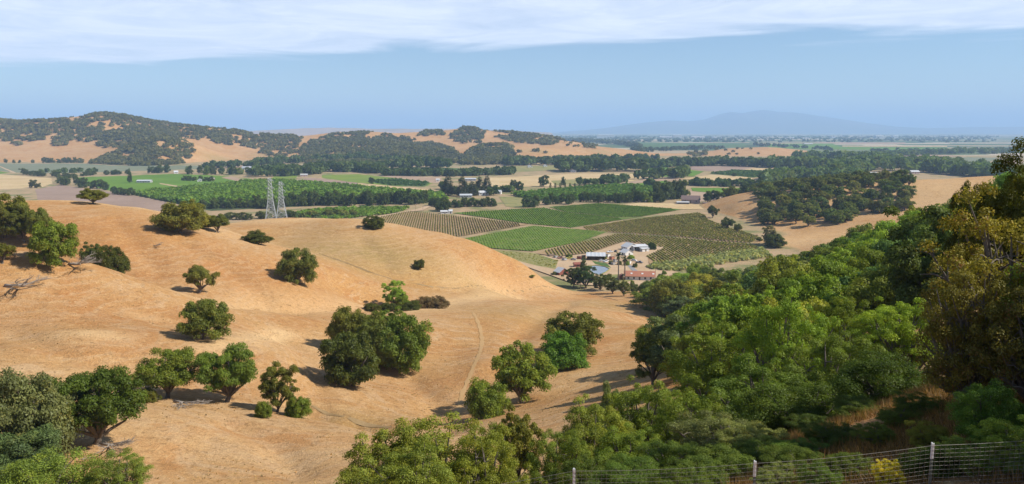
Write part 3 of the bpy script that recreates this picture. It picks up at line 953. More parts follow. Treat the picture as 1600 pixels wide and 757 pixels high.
strip('dirt_track', [(738, 488), (750, 512), (754, 535), (747, 560), (738, 580), (726, 605), (718, 630), (712, 655)], 1.0, M_TRACK, 0.08, 0.45)
strip('creek_bed', [(498, 396), (540, 411), (575, 426), (620, 440), (670, 449), (720, 452.5), (790, 454), (868, 452), (930, 459), (965, 470)], 0.8, M_BANK, 0.10, 0.8)
strip('creek_bed', [(488, 634), (510, 648), (545, 655), (575, 662), (610, 668)], 0.9, M_BANK, 0.05, 0.5)

# ------------------------------------------------------------------ foliage
LEAF_RNG = np.random.default_rng(11)


def unit(a):
    return a / np.maximum(np.linalg.norm(a, axis=-1, keepdims=True), 1e-9)


def leaf_arrays(cen, nor, size, rng, aspect=0.62, fold=0.0, tri=False):
    """one four-cornered leaf for each centre"""
    n = len(cen)
    r = unit(rng.normal(size=(n, 3)))
    t = unit(np.cross(nor, r)); b = np.cross(nor, t)
    s = size[:, None] if np.ndim(size) else size
    k = aspect
    if tri:
        v = np.empty((n, 3, 3))
        v[:, 0] = cen - t * s * 0.5 + b * s * 0.55 * k
        v[:, 1] = cen - t * s * 0.5 - b * s * 0.55 * k
        v[:, 2] = cen + t * s * 0.6
        return v.reshape(-1, 3), np.arange(n * 3, dtype=np.int32).reshape(n, 3)
    v = np.empty((n, 4, 3))
    v[:, 0] = cen - t * s * 0.5
    v[:, 1] = cen + b * s * 0.5 * k + nor * s * fold
    v[:, 2] = cen + t * s * 0.5
    v[:, 3] = cen - b * s * 0.5 * k + nor * s * fold
    f = np.arange(n * 4, dtype=np.int32).reshape(n, 4)
    return v.reshape(-1, 3), f


def tint_attr(me, tint):
    a = me.attributes.new('tint', 'FLOAT_COLOR', 'FACE')
    c = np.ones((len(tint), 4), np.float32); c[:, :3] = tint
    a.data.foreach_set('color', c.ravel())


def clump_leaves(rng, cc, cr, nleaf, leaf, flatz=0.8, aspect=0.62, down=-0.45, tri=False):
    """leaves over the shells of the clumps cc (centres) / cr (radii)"""
    w = cr ** 2; w = w / w.sum()
    idx = rng.choice(len(cc), nleaf, p=w)
    d = unit(rng.normal(size=(nleaf, 3)))
    low = d[:, 2] < down
    d[low, 2] *= -1
    rad = cr[idx] * (0.30 + 0.95 * rng.random(nleaf) ** 0.62)
    pos = cc[idx] + d * rad[:, None] * np.array([1, 1, flatz])
    nor = unit(d + rng.normal(size=(nleaf, 3)) * 0.55 + np.array([0, 0, 0.35]))
    size = leaf * (0.65 + 0.7 * rng.random(nleaf))
    v, f = leaf_arrays(pos, nor, size, rng, aspect, tri=tri)
    clump_t = rng.random((len(cc), 3))
    tint = np.clip(0.45 * clump_t[idx] + 0.55 * rng.random((nleaf, 3)), 0, 1)
    tint[:, 2] = rng.random(nleaf) * 0.6 + clump_t[idx, 2] * 0.4
    return v, f, tint


def oak_proto(seed, kind, nclump, nleaf, leaf, nlimb=12):
    """crown about 2 wide; returns trunk mesh, crown mesh and height"""
    rng = np.random.default_rng(seed)
    if kind == 'dome':
        zc, rz, asp, zmin = 0.50, 0.82, 1.32, 0.03
    elif kind == 'spread':
        zc, rz, asp, zmin = 0.78, 0.62, 1.36, 0.16
    elif kind == 'bush':
        zc, rz, asp, zmin = 0.42, 0.74, 1.10, 0.0
    elif kind == 'tall':
        zc, rz, asp, zmin = 1.05, 1.2, 2.2, 0.12
    else:  # airy
        zc, rz, asp, zmin = 0.76, 0.98, 1.66, 0.05
    # lobes: 5-8 big masses that make the outline uneven
    nl = rng.integers(6, 10)
    lobes_d = unit(rng.normal(size=(nl, 3)) + np.array([0, 0, 0.35]))
    lobes_a = rng.uniform(0.10, 0.30, nl)
    holes_d = unit(rng.normal(size=(5, 3)))
    cc = []
    cr = []
    tries = 0
    while len(cc) < nclump and tries < nclump * 30:
        tries += 1
        d = unit(rng.normal(size=3))
        if d[2] < -0.75: continue
        bump_ = 0.78 + sum(a * math.exp(-((1 - d @ ld) / 0.18)) for a, ld in zip(lobes_a, lobes_d)) - 0.16 * sum(math.exp(-((1 - d @ hd) / 0.07)) for hd in holes_d)
        rr_ = rng.uniform(0.55, 0.92) if rng.random() < 0.82 else rng.uniform(0.15, 0.55)
        p = d * np.array([1, 1, rz]) * bump_ * rr_
        p[2] += zc
        if p[2] < zmin + 0.05 * rng.random(): continue
        r_ = rng.uniform(0.12, 0.245) * (1.15 if kind in ('dome', 'bush') else 0.95) * (60 / max(60, nclump)) ** 0.35
        if cc and min(np.linalg.norm(np.array(cc) - p, axis=1)) < r_ * 0.45: continue
        cc.append(p); cr.append(r_)
    cc = np.array(cc); cr = np.array(cr)
    ext = np.percentile(np.hypot(cc[:, 0], cc[:, 1]) + cr * 0.8, 92)
    cc[:, :2] /= ext
    top = (cc[:, 2] + cr * 0.8).max()
    k = asp / top
    cc[:, 2] *= k
    v, f, t = clump_leaves(rng, cc, cr, nleaf, leaf, tri=nclump < 150)
    crown = mesh_np('crown', v, f, M_LEAF)
    tint_attr(crown, t)
    # trunk and limbs
    mb = MB()
    fork = Vector((rng.uniform(-0.08, 0.08), rng.uniform(-0.08, 0.08), max(0.16, zmin * 0.85)))
    tr = 0.065 if kind != 'bush' else 0.04
    mb.tube([(0, 0, -0.25), (0, 0, 0.02), fork * 0.55, fork], [tr * 1.5, tr * 1.2, tr, tr * 0.9], 8)
    order = rng.permutation(len(cc))[:nlimb]
    for i in order:
        c = Vector(cc[i])
        m1 = fork.lerp(c, 0.35) + Vector((rng.uniform(-.07, .07), rng.uniform(-.07, .07), rng.uniform(-0.02, .12)))
        m2 = fork.lerp(c, 0.72) + Vector((rng.uniform(-.07, .07), rng.uniform(-.07, .07), rng.uniform(-0.04, .08)))
        mb.tube([fork - Vector((0, 0, 0.02)), m1, m2, c], [tr * 0.62, tr * 0.45, tr * 0.28, tr * 0.1], 5, False)
        for _ in range(2):
            e = m2 + Vector((rng.uniform(-.28, .28), rng.uniform(-.28, .28), rng.uniform(-.02, .25)))
            mb.tube([m2, m2.lerp(e, 0.5) + Vector((0, 0, 0.03)), e], [tr * 0.2, tr * 0.13, tr * 0.05], 4, False)
    return mb.mesh('trunk', M_BARK, True), crown, asp


def conifer_proto(seed, nleaf, leaf, asp=3.4):
    rng = np.random.default_rng(seed)
    cc, cr = [], []
    for z in np.linspace(0.35, asp - 0.1, 26):
        rad = 0.98 * (1 - (z / asp) ** 1.9) ** 0.8 + 0.08
        for k in range(max(2, int(8 * rad))):
            a = rng.uniform(0, 2 * math.pi)
            q = rad * rng.uniform(0.45, 0.95)
            cc.append((q * math.cos(a), q * math.sin(a), z + rng.uniform(-0.08, 0.05))); cr.append(rng.uniform(0.20, 0.34) * (0.5 + 0.5 * rad))
    v, f, t = clump_leaves(rng, np.array(cc), np.array(cr), nleaf, leaf, 0.7, 0.4, -0.9)
    crown = mesh_np('crown', v, f, M_LEAF); tint_attr(crown, t)
    mb = MB().tube([(0, 0, -0.2), (0, 0, 0.5), (0, 0, asp * 0.95)], [0.11, 0.09, 0.01], 7)
    return mb.mesh('trunk', M_BARK, True), crown, asp


def poplar_proto(seed, nleaf, leaf, asp=7.0):
    rng = np.random.default_rng(seed)
    cc, cr = [], []
    for z in np.linspace(0.5, asp - 0.5, 30):
        u = z / asp
        rad = 0.62 * math.sin(math.pi * min(1, 0.12 + u * 0.92)) ** 0.6
        for k in range(4):
            a = rng.uniform(0, 2 * math.pi)
            cc.append((rad * math.cos(a) * 0.7, rad * math.sin(a) * 0.7, z + rng.uniform(-.15, .15))); cr.append(rng.uniform(0.3, 0.48))
    v, f, t = clump_leaves(rng, np.array(cc), np.array(cr), nleaf, leaf, 1.3, 0.6, -0.9)
    crown = mesh_np('crown', v, f, M_LEAF); tint_attr(crown, t)
    mb = MB().tube([(0, 0, -0.2), (0, 0, 0.5), (0, 0, asp * 0.9)], [0.16, 0.13, 0.02], 6)
    return mb.mesh('trunk', M_BARK, True), crown, asp


PROTO = {}
for i in range(4): PROTO.setdefault('dome', []).append(oak_proto(100 + i, 'dome', 104, 24000, 0.056))
for i in range(3): PROTO.setdefault('spread', []).append(oak_proto(120 + i, 'spread', 82, 19000, 0.055, 16))
for i in range(2): PROTO.setdefault('bush', []).append(oak_proto(140 + i, 'bush', 104, 22000, 0.055, 8))
for i in range(3): PROTO.setdefault('airy', []).append(oak_proto(160 + i, 'airy', 88, 19000, 0.057, 14))
for i in range(3): PROTO.setdefault('dome_hi', []).append(oak_proto(200 + i, 'dome', 140, 52000, 0.040, 18))
for i in range(2): PROTO.setdefault('airy_hi', []).append(oak_proto(220 + i, 'airy', 130, 46000, 0.042, 22))
for i in range(2): PROTO.setdefault('near', []).append(oak_proto(240 + i, 'dome', 190, 60000, 0.030, 40))
for i in range(2): PROTO.setdefault('near_tall', []).append(oak_proto(270 + i, 'tall', 190, 62000, 0.029, 40))
for i in range(2): PROTO.setdefault('tall', []).append(oak_proto(180 + i, 'tall', 110, 24000, 0.055, 14))
for i in range(1): PROTO.setdefault('near_airy', []).append(oak_proto(260 + i, 'airy', 170, 50000, 0.032, 44))
for i in range(3): PROTO.setdefault('spread_hi', []).append(oak_proto(290 + i, 'spread', 125, 42000, 0.038, 26))
PROTO['near_dry'] = [oak_proto(281, 'tall', 240, 44000, 0.031, 120), oak_proto(282, 'tall', 210, 38000, 0.032, 120)]
for i in range(4): PROTO.setdefault('far', []).append(oak_proto(300 + i, 'dome', 44, 3000, 0.13, 5))
for i in range(2): PROTO.setdefault('far_tall', []).append(oak_proto(320 + i, 'tall', 44, 3200, 0.13, 5))
for i in range(2): PROTO.setdefault('conifer', []).append(conifer_proto(340 + i, 6500, 0.15))
PROTO['poplar'] = [poplar_proto(360, 900, 0.3)]
_rng = random.Random(5)
_count = {}
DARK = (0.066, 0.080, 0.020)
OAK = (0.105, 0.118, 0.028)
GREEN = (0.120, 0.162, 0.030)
BRIGHT = (0.18, 0.265, 0.045)
LIME = (0.17, 0.235, 0.04)
OLIVEC = (0.135, 0.142, 0.036)
GREYG = (0.125, 0.145, 0.075)
YELLOW = (0.23, 0.21, 0.045)
BLUEG = (0.070, 0.105, 0.045)
FARC = (0.050, 0.074, 0.020)


def put_tree(kind, pos, width, height, col, label, cat='tree', group=None, name='oak_tree', var=None, dry=False, sink=0.0, rot=None, jit=0.12):
    ratio = height / max(width, 0.1)
    if kind in ('near', 'near_airy') and ratio > 0.92: kind = 'near_tall'
    elif kind in ('dome', 'airy', 'dome_hi', 'airy_hi') and ratio > 1.0: kind = 'tall'
    protos = PROTO[kind]
    i = _count.get(kind, 0); _count[kind] = i + 1
    tm, cm, asp = protos[(i if var is None else var) % len(protos)]
    e = empty(name, (pos[0], pos[1], pos[2] - sink), _rng.uniform(0, 6.28) if rot is None else rot)
    e.scale = (width / 2, width / 2 * _rng.uniform(0.92, 1.08), (height + sink) / asp)
    tag(e, label, cat, group)
    link(bpy.data.objects.new('trunk', tm), e)
    c = link(bpy.data.objects.new('crown', cm), e)
    k = 1 + _rng.uniform(-jit, jit); g = _rng.uniform(-jit, jit) * 0.6
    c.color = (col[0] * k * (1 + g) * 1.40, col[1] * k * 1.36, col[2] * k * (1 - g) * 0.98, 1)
    if dry:
        c.material_slots[0].link = 'OBJECT'
        c.material_slots[0].material = M_LEAF_DRY
    return e


def tree(kind, px, top, w, col, label, base=None, Y=None, **kw):
    p = at(px, base) if base is not None else G(px, Y)
    if Y is not None and base is not None:
        p = G(px, Y)
    d = p.y
    hgt = max(0.55, P(px, top, d).z - p.z)
    return put_tree(kind, p, w * d / F, hgt, col, label, **kw)

# ------------------------------------------------------------------ single trees on the dry hills
# (kind, px, top, width px, colour, label, base) - places read off the photograph, set on the ground there
tree('dome', 8, 303, 75, OAK, 'oak with its crown cut by the left picture edge, high on the left hill', base=372)
tree('dome', 38, 321, 52, OAK, 'tall oak between the edge oak and the big leaning oak, left hill', base=378)
tree('spread', 62, 326, 44, OAK, 'thin oak with pale trunk behind the big low oak on the left hill', base=384)
tree('dome', 84, 345, 76, GREEN, 'big low oak beside the silvery fallen tree on the left hill', base=413)
tree('spread', 4, 378, 44, OAK, 'small oak at the left edge above the weathered fallen tree', base=412)
tree('dome', 148, 378, 44, DARK, 'dark tree behind the ridge beside its larger twin, left hill', Y=212)
tree('bush', 178, 384, 50, DARK, 'dark bushy tree hiding behind the ridge right of the fallen tree', Y=208)
tree('spread', 145, 294, 46, OAK, 'umbrella shaped lone oak on the skyline of the left hill', base=319)
tree('dome', 282, 311, 78, OLIVEC, 'large round oak on the shoulder of the left hill with shadow', base=364)
tree('dome', 318, 333, 30, OLIVEC, 'small tree touching the large round oak on its right', base=357)
tree('spread', 341, 335, 35, OAK, 'small oak below the large round oak, at the hill edge', base=364)
tree('bush', 402, 361, 46, DARK, 'low round oak in the dip between the two golden hills', Y=318)
tree('dome', 466, 389, 64, OAK, 'round oak reaching to the ground on the slope right of the hollow', base=443)
tree('spread', 312, 415, 52, OLIVEC, 'lopsided oak with bare lower trunk behind the near ridge', base=458)
tree('dome', 318, 469, 84, OAK, 'lone domed oak on pale straw patch in the middle of the left slope', base=530)
tree('spread_hi', 262, 546, 104, GREEN, 'spreading oak, left one of the row of three on the near slope', base=622)
tree('spread_hi', 355, 540, 104, GREEN, 'forked spreading oak in the middle of the row of three', base=628)
tree('airy', 433, 566, 64, OAK, 'open oak with leaning trunk, right one of the row of three', base=644)
tree('bush', 466, 618, 42, GREEN, 'low shrub at the foot of the leaning oak, right side', base=652, name='shrub', cat='shrub')
tree('bush', 412, 626, 30, GREEN, 'low shrub at the foot of the leaning oak, left side', base=652, name='shrub', cat='shrub')
tree('bush', 232, 606, 36, OAK, 'small shrub between the dark domed oak and the row of three', base=628, name='shrub', cat='shrub')
# the big cluster in the middle
tree('dome', 548, 474, 82, OAK, 'tall rear left oak of the big cluster in the middle', base=550)
tree('dome', 606, 480, 66, GREEN, 'rear middle oak of the big central cluster', base=548)
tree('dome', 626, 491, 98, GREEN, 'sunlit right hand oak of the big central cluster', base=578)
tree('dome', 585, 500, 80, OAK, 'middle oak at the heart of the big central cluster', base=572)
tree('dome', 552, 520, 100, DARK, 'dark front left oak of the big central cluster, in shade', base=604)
# shrubs in the swale
tree('airy', 617, 438, 38, BRIGHT, 'bright green tree standing among low shrubs in the swale', base=481)
tree('bush', 630, 458, 24, LIME, 'yellow green shrub beside the bright green tree in the swale', base=481, name='shrub', cat='shrub')
for k, (px, t, w, c, lb) in enumerate([(582, 474, 34, DARK, 'leftmost dark low shrub in the swale'), (606, 473, 34, DARK, 'dark low shrub under the bright green tree, left side'),
                                       (640, 471, 36, DARK, 'dark low shrub in the swale, right of the yellow green shrub')]):
    tree('bush', px, t, w, c, lb, base=485, name='shrub', cat='shrub')
for k, (px, t, w, lb) in enumerate([(660, 465, 34, 'brownish bare shrub in the swale, left of its neighbour'), (684, 464, 38, 'brownish bare shrub at the right end of the swale shrubs')]):
    tree('bush', px, t, w, (0.13, 0.095, 0.06), lb, base=482, name='shrub', cat='shrub', dry=True)
tree('dome', 654, 405, 22, DARK, 'tiny lone oak on the face of the third golden hill', base=421)
tree('dome', 585, 337, 36, DARK, 'oak on the crest of the third golden hill before the vineyard', Y=424)
# pairs right of the track
tree('airy', 815, 532, 106, GREEN, 'leafy oak with dark trunk right of the dirt track', base=630)
tree('bush', 762, 592, 74, GREEN, 'bushy round tree on the dirt track edge, in front of the leafy oak', base=652)
tree('dome', 892, 489, 100, OAK, 'dark flat topped oak behind the bright green bush', base=556)
tree('bush', 880, 523, 90, (0.075, 0.15, 0.026), 'dense bright green round bush in front of the dark oak', base=573, name='shrub', cat='shrub')
# bottom left corner
tree('spread_hi', 152, 575, 150, (0.058, 0.088, 0.016), 'dark dense domed oak with a pale trunk near the bottom left', base=694, var=1)
tree('dome_hi', 45, 576, 165, GREYG, 'greyish oak at the left edge beside the dark domed oak', base=715)
tree('dome_hi', 30, 676, 150, (0.075, 0.115, 0.06), 'bluish green tree low at the left edge', Y=80)
tree('near', 62, 712, 190, (0.13, 0.185, 0.045), 'yellow green treetop in the bottom left corner', Y=58)
tree('near', 186, 706, 120, (0.115, 0.155, 0.038), 'leafy olive treetop at the bottom edge beside dead branches', Y=60)
# bottom middle
OLV = (0.16, 0.18, 0.036)
tree('near', 600, 678, 190, OLV, 'olive green treetop at bottom centre, left of the pair', Y=38)
tree('near', 690, 650, 230, OLV, 'tall olive green treetop at bottom centre', Y=40)
tree('near', 655, 690, 180, (0.15, 0.175, 0.038), 'olive green treetop in front of the tall one at bottom centre', Y=34)
tree('near', 762, 672, 140, OLV, 'olive green treetop at bottom centre, lower right one', Y=37)
tree('dome_hi', 810, 638, 84, OLIVEC, 'round olive tree right of the bottom centre treetops', Y=62)
# the thick wood that comes down from the right: nearest rows
near_wood = [
    ('near', 925, 618, 150, (0.163, 0.195, 0.041), 50, 'olive green tree at the lower edge of the right wood, beside the bare slope'),
    ('dome_hi', 945, 596, 55, GREYG, 60, 'small grey green tree with bare branch at the edge of the right wood'),
    ('near', 870, 672, 110, (0.156, 0.195, 0.041), 42, 'rounded shrubby tree left in the right wood'),
    ('near_airy', 1010, 588, 150, (0.156, 0.189, 0.034), 54, 'yellowish topped tree in the lower part of the right wood'),
    ('near', 1125, 500, 190, GREEN, 66, 'broad green tree in the middle of the right wood'),
    ('near_airy', 1217, 445, 150, BRIGHT, 58, 'light green feathery tree rising from the right wood'),
    ('near_airy', 1310, 462, 130, GREEN, 62, 'green tree right of the light feathery one'),
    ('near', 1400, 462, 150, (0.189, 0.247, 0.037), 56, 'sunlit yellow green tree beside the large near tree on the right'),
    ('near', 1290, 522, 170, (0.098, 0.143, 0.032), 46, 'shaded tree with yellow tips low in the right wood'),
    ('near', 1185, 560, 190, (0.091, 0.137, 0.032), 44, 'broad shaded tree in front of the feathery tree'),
    ('near_airy', 1075, 610, 150, GREEN, 42, 'green tree with thick leaning branch in the lower right wood'),
    ('near', 980, 668, 150, GREEN, 36, 'green treetop above the first fence post'),
    ('near_airy', 1120, 650, 170, GREYG, 30, 'pale leaved tree above the wire fence'),
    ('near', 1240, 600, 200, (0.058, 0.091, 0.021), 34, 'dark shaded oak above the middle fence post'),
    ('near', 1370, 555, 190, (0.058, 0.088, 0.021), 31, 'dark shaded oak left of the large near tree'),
]
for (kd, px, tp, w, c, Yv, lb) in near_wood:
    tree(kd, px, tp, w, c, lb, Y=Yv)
# the large trees at the right edge, nearest of all
tree('near_dry', 1572, 288, 265, (0.17, 0.150, 0.034), 'large near tree with yellow and dead brown leaves at the right edge', Y=19.5, dry=True, jit=0.02, var=0, name='dry_leaved_tree')
tree('near_dry', 1512, 385, 185, (0.14, 0.125, 0.036), 'lower near tree with many dead leaves in front of the large one', Y=17.8, dry=True, jit=0.02, var=1, name='dry_leaved_tree')
tree('near_dry', 1605, 400, 220, (0.12, 0.11, 0.034), 'near dry leaved tree cut by the right picture edge', Y=17, dry=True, jit=0.02, var=0, name='dry_leaved_tree')
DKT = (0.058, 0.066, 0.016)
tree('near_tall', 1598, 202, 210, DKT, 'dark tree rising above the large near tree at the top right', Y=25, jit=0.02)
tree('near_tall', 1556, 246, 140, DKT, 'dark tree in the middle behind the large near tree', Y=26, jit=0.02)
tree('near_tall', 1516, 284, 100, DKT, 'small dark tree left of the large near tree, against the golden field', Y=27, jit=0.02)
# unseen trees added past the right edge, kept low to shade only the slope
for k, (x, y, w, h_) in enumerate([(15.5, 14.5, 5.5, 5.0), (14.5, 10.5, 6, 5.0), (13.6, 17.5, 4.5, 3.6)]):
    put_tree('near', (x, y, h1(x, y)), w, h_, GREEN, 'unseen oak added just past the right picture edge to shade the bank', group='added shade oaks past the right edge')
for (kd, px, tp, w, c, Yv, lb) in [
    ('near', 1545, 598, 130, (0.085, 0.15, 0.034), 15.5, 'green bush under the large near tree at right'),
    ('near_airy', 1578, 650, 120, (0.14, 0.20, 0.045), 13.6, 'light green bush behind the fence at the right edge'),
    ('near_airy', 1445, 660, 70, (0.18, 0.18, 0.045), 16, 'small yellowish bush behind the right fence post'),
    ('near', 1386, 717, 56, (0.46, 0.40, 0.045), 13.2, 'bright yellow bush below the fence top at bottom right'),
    ('near', 1050, 690, 120, (0.08, 0.12, 0.032), 22, 'dark green bush behind the fence left of the middle post'),
    ('near_airy', 1165, 665, 120, (0.16, 0.185, 0.08), 22, 'pale green bush behind the middle fence post'),
    ('near_airy', 1245, 690, 100, (0.09, 0.14, 0.034), 18, 'green bush right of the middle fence post'),
    ('near', 905, 715, 110, (0.08, 0.115, 0.028), 26, 'dark bush behind the left fence post'),
    ('near', 985, 722, 130, (0.08, 0.13, 0.032), 20, 'green bush between the left and middle fence posts'),
    ('near', 1100, 718, 110, (0.10, 0.145, 0.04), 17, 'low green bush just left of the middle fence post'),
    ('near_airy', 1210, 728, 90, (0.15, 0.18, 0.07), 15, 'low pale bush just right of the middle fence post'),
    ('near', 1285, 735, 80, (0.09, 0.14, 0.035), 14.2, 'low green bush at the bottom edge left of the yellow one'),
    ('near', 1480, 715, 90, (0.10, 0.14, 0.035), 14, 'low bush right of the right fence post'),
    ('near_airy', 1530, 690, 110, (0.13, 0.175, 0.045), 13.4, 'leafy bush behind the fence, second from the right edge'),
    ('near', 1600, 700, 110, (0.12, 0.16, 0.05), 13, 'bush in the bottom right corner behind the fence'),
    ('near_airy', 1430, 640, 90, (0.075, 0.11, 0.03), 20, 'dark bush at the top of the brown slope'),
    ('near', 1325, 716, 80, (0.10, 0.135, 0.034), 15, 'small green bush left of the yellow one, behind the fence'),
    ('near', 1440, 722, 80, (0.09, 0.13, 0.034), 14, 'low green bush just left of the right fence post'),
    ('near_airy', 1372, 682, 70, (0.11, 0.14, 0.036), 17.5, 'thin bush on the brown slope above the yellow bush'),
    ('near', 1130, 702, 130, (0.10, 0.14, 0.035), 17.5, 'rounded green bush under the pale bush by the middle post'),
    ('near', 1195, 700, 110, (0.075, 0.11, 0.03), 19, 'dark rounded bush behind the low pale bush'),
    ('near', 1250, 708, 120, (0.085, 0.12, 0.03), 16.5, 'dark bush at the lower left of the brown slope'),
    ('near', 1300, 690, 90, (0.07, 0.10, 0.028), 19, 'small dark bush in the middle of the brown slope foot'),
    ('near', 1060, 728, 120, (0.09, 0.13, 0.032), 15.5, 'low dark bush left of the rounded green bush'),
    ('near_airy', 1400, 668, 80, (0.10, 0.13, 0.035), 19, 'twiggy bush at the right end of the brown slope'),
    ('near', 1345, 640, 90, (0.07, 0.10, 0.028), 24, 'dark bush on the brown slope under the shaded oak'),
    ('near', 1270, 655, 80, (0.07, 0.10, 0.028), 24, 'dark bush at the left end of the brown slope'),
]:
    tree(kd, px, tp, w, c, lb, Y=Yv, name='bush', cat='bush', jit=0.04)


# ------------------------------------------------------------------ groves
def in_poly(px, py, poly):
    inside = False
    n = len(poly)
    j = n - 1
    for i in range(n):
        xi, yi = poly[i]; xj, yj = poly[j]
        if (yi > py) != (yj > py) and px < (xj - xi) * (py - yi) / (yj - yi) + xi:
            inside = not inside
        j = i
    return inside


def scatter(poly_pxY, spacing, seed, jit=0.42):
    """points on the ground inside a plan outline given as (direction px, depth)"""
    rng = random.Random(seed)
    pw = [((a - 800) / F * Yv, Yv) for a, Yv in poly_pxY]
    x0, x1 = min(p[0] for p in pw), max(p[0] for p in pw)
    y0, y1 = min(p[1] for p in pw), max(p[1] for p in pw)
    out = []
    j = 0
    y = y0
    while y < y1:
        s = spacing(y) if callable(spacing) else spacing
        x = x0 + (s / 2 if j % 2 else 0)
        while x < x1:
            q = (x + rng.uniform(-jit, jit) * s, y + rng.uniform(-jit, jit) * s)
            if in_poly(q[0], q[1], pw):
                out.append(q)
            x += s
        y += s * 0.87; j += 1
    return out


taken = [(o.location.x, o.location.y, o.scale.x) for o in COL.objects if o.type == 'EMPTY' and 'category' in o]
WOOD = [(1030, 322), (1018, 380), (1020, 440), (1100, 455), (1200, 440), (1270, 410), (1330, 380), (1400, 345), (1480, 335), (1640, 310), (1640, 75), (1380, 68), (1250, 72), (1110, 78), (1040, 86),
        (1000, 110), (1000, 145), (1060, 165), (1130, 190), (1150, 240), (1140, 285), (1090, 300)]
rngw = random.Random(21)
skyline = np.full(2200, 9999.0)


def shows(x, y, z, w, h):
    """does the crown rise above everything nearer that stands in front of it"""
    px, py = project(x, y, z + h)
    half = 0.5 * w * F / y
    c = np.arange(max(0, int(px - half * 0.8) + 200), min(2199, int(px + half * 0.8) + 201))
    if len(c) < 2: return False
    u = (c - 200 - px) / half
    top = py + (1 - np.sqrt(np.clip(1 - u * u, 0, 1))) * h * 0.45 * F / y
    seen = (top < skyline[c] - 1.2).mean() > 0.18
    skyline[c] = np.minimum(skyline[c], top + 0.5)
    return bool(seen)


COLWORD = [((0.13, 0.18, 0.030), 'green'), ((0.12, 0.17, 0.030), 'green'), ((0.13, 0.15, 0.034), 'olive green'), ((0.085, 0.125, 0.045), 'bluish green'), ((0.145, 0.165, 0.08), 'greyish'), ((0.155, 0.215, 0.036), 'fresh green'), ((0.20, 0.22, 0.045), 'yellowish')]
cand = []
for (x, y) in scatter(WOOD, lambda y: 11.0 if y < 150 else 15.0, 8):
    if any((x - a) ** 2 + (y - b) ** 2 < (3.2 + s * 0.3) ** 2 for a, b, s in taken): continue
    cand.append((y, x, None))
for o in list(COL.objects):
    if o.type == 'EMPTY' and 'category' in o and o.location.x > 0:
        cand.append((o.location.y, o.location.x, o))
cand.sort(key=lambda t: t[0])
for (y, x, o) in cand:
    z = h1(x, y)
    if o is not None:
        px = project(x, y, z)[0]
        shows(x, y, z, o.scale.x * 2, 1.36 * o.scale.z)
        continue
    px, _ = project(x, y, z)
    if y < 150:
        kd = rngw.choice(['dome_hi', 'airy_hi', 'dome_hi']); w = rngw.uniform(10, 15); hh = rngw.uniform(8, 12.5)
    else:
        kd = rngw.choice(['dome', 'dome', 'airy']); w = rngw.uniform(13, 21); hh = rngw.uniform(9, 15.5)
    c, word = rngw.choice(COLWORD)
    if not shows(x, y, z, w, hh): continue
    zone = 'below the vineyard' if px < 1210 else ('below the golden spur' if px < 1370 else 'beside the large near trees')
    part = 'nearer' if y < 150 else 'farther'
    put_tree(kd, (x, y, z), w, hh, c, '%s tree in the %s half of the right wood, %s' % (word, part, zone), group='%s trees of the %s right wood %s' % (word, part, zone), name='broadleaf_tree', jit=0.3)
# three edge trees that throw the long shadows
tree('dome', 1052, 436, 76, OAK, 'big rounded oak at the left corner of the wood, casting a long shadow', base=494)
tree('dome', 1120, 455, 74, OAK, 'dark oak at the wood edge right of the corner oak', base=506)
tree('spread', 1160, 468, 60, OAK, 'smaller oak at the wood edge with shadow on the bare bank', base=512)
tree('dome', 1020, 511, 82, OAK, 'round oak standing out from the wood onto the bare slope', base=602)
# oak wood on the far spur
SPUR = [(1195, 830), (1225, 790), (1280, 768), (1332, 765), (1345, 800), (1385, 782), (1430, 790), (1425, 900), (1400, 1000), (1330, 1080), (1240, 1100), (1190, 1080), (1180, 950)]
for (x, y) in scatter(SPUR, 19.0, 31, 0.42):
    z = h1(x, y)
    if rngw.random() < 0.17: continue
    lit = 'lower' if y < 900 else 'upper'
    pxs = float(project(x, y, z)[0])
    side = 'left end' if pxs < 1235 else ('left middle' if pxs < 1295 else ('right middle' if pxs < 1355 else 'right end'))
    sc, sw = rngw.choice([((0.125, 0.138, 0.034), 'olive'), ((0.078, 0.092, 0.024), 'dark'), ((0.085, 0.118, 0.034), 'greener')])
    put_tree(rngw.choice(['far', 'far', 'spread']), (x, y, z), rngw.uniform(15, 23), rngw.uniform(10, 15), sc, '%s oak in the %s part of the far brown spur wood, %s' % (sw, lit, side), group='%s %s spur oaks, %s' % (sw, lit, side), name='oak_tree', jit=0.12)
# lone trees at the vineyard's right edge
tree('spread', 1113, 321, 20, DARK, 'dark oak at the top right corner of the vineyard', base=341)
tree('spread', 1137, 340, 24, DARK, 'larger of two shade oaks at the right vineyard edge', base=358)
tree('spread', 1152, 350, 14, DARK, 'smaller of two shade oaks at the right vineyard edge', base=364)
tree('airy', 1203, 352, 24, (0.13, 0.125, 0.08), 'grey thin tree beside the wood below the spur', base=382)
tree('dome', 1212, 366, 34, DARK, 'dark round tree beside the grey thin tree', base=387)
tree('bush', 1187, 371, 10, OAK, 'tiny bush at the foot of the bare golden bank', base=377, name='shrub', cat='shrub')
tree('bush', 1215, 325, 14, OLIVEC, 'pale bush on the bare ground before the spur wood', base=337, name='shrub', cat='shrub')


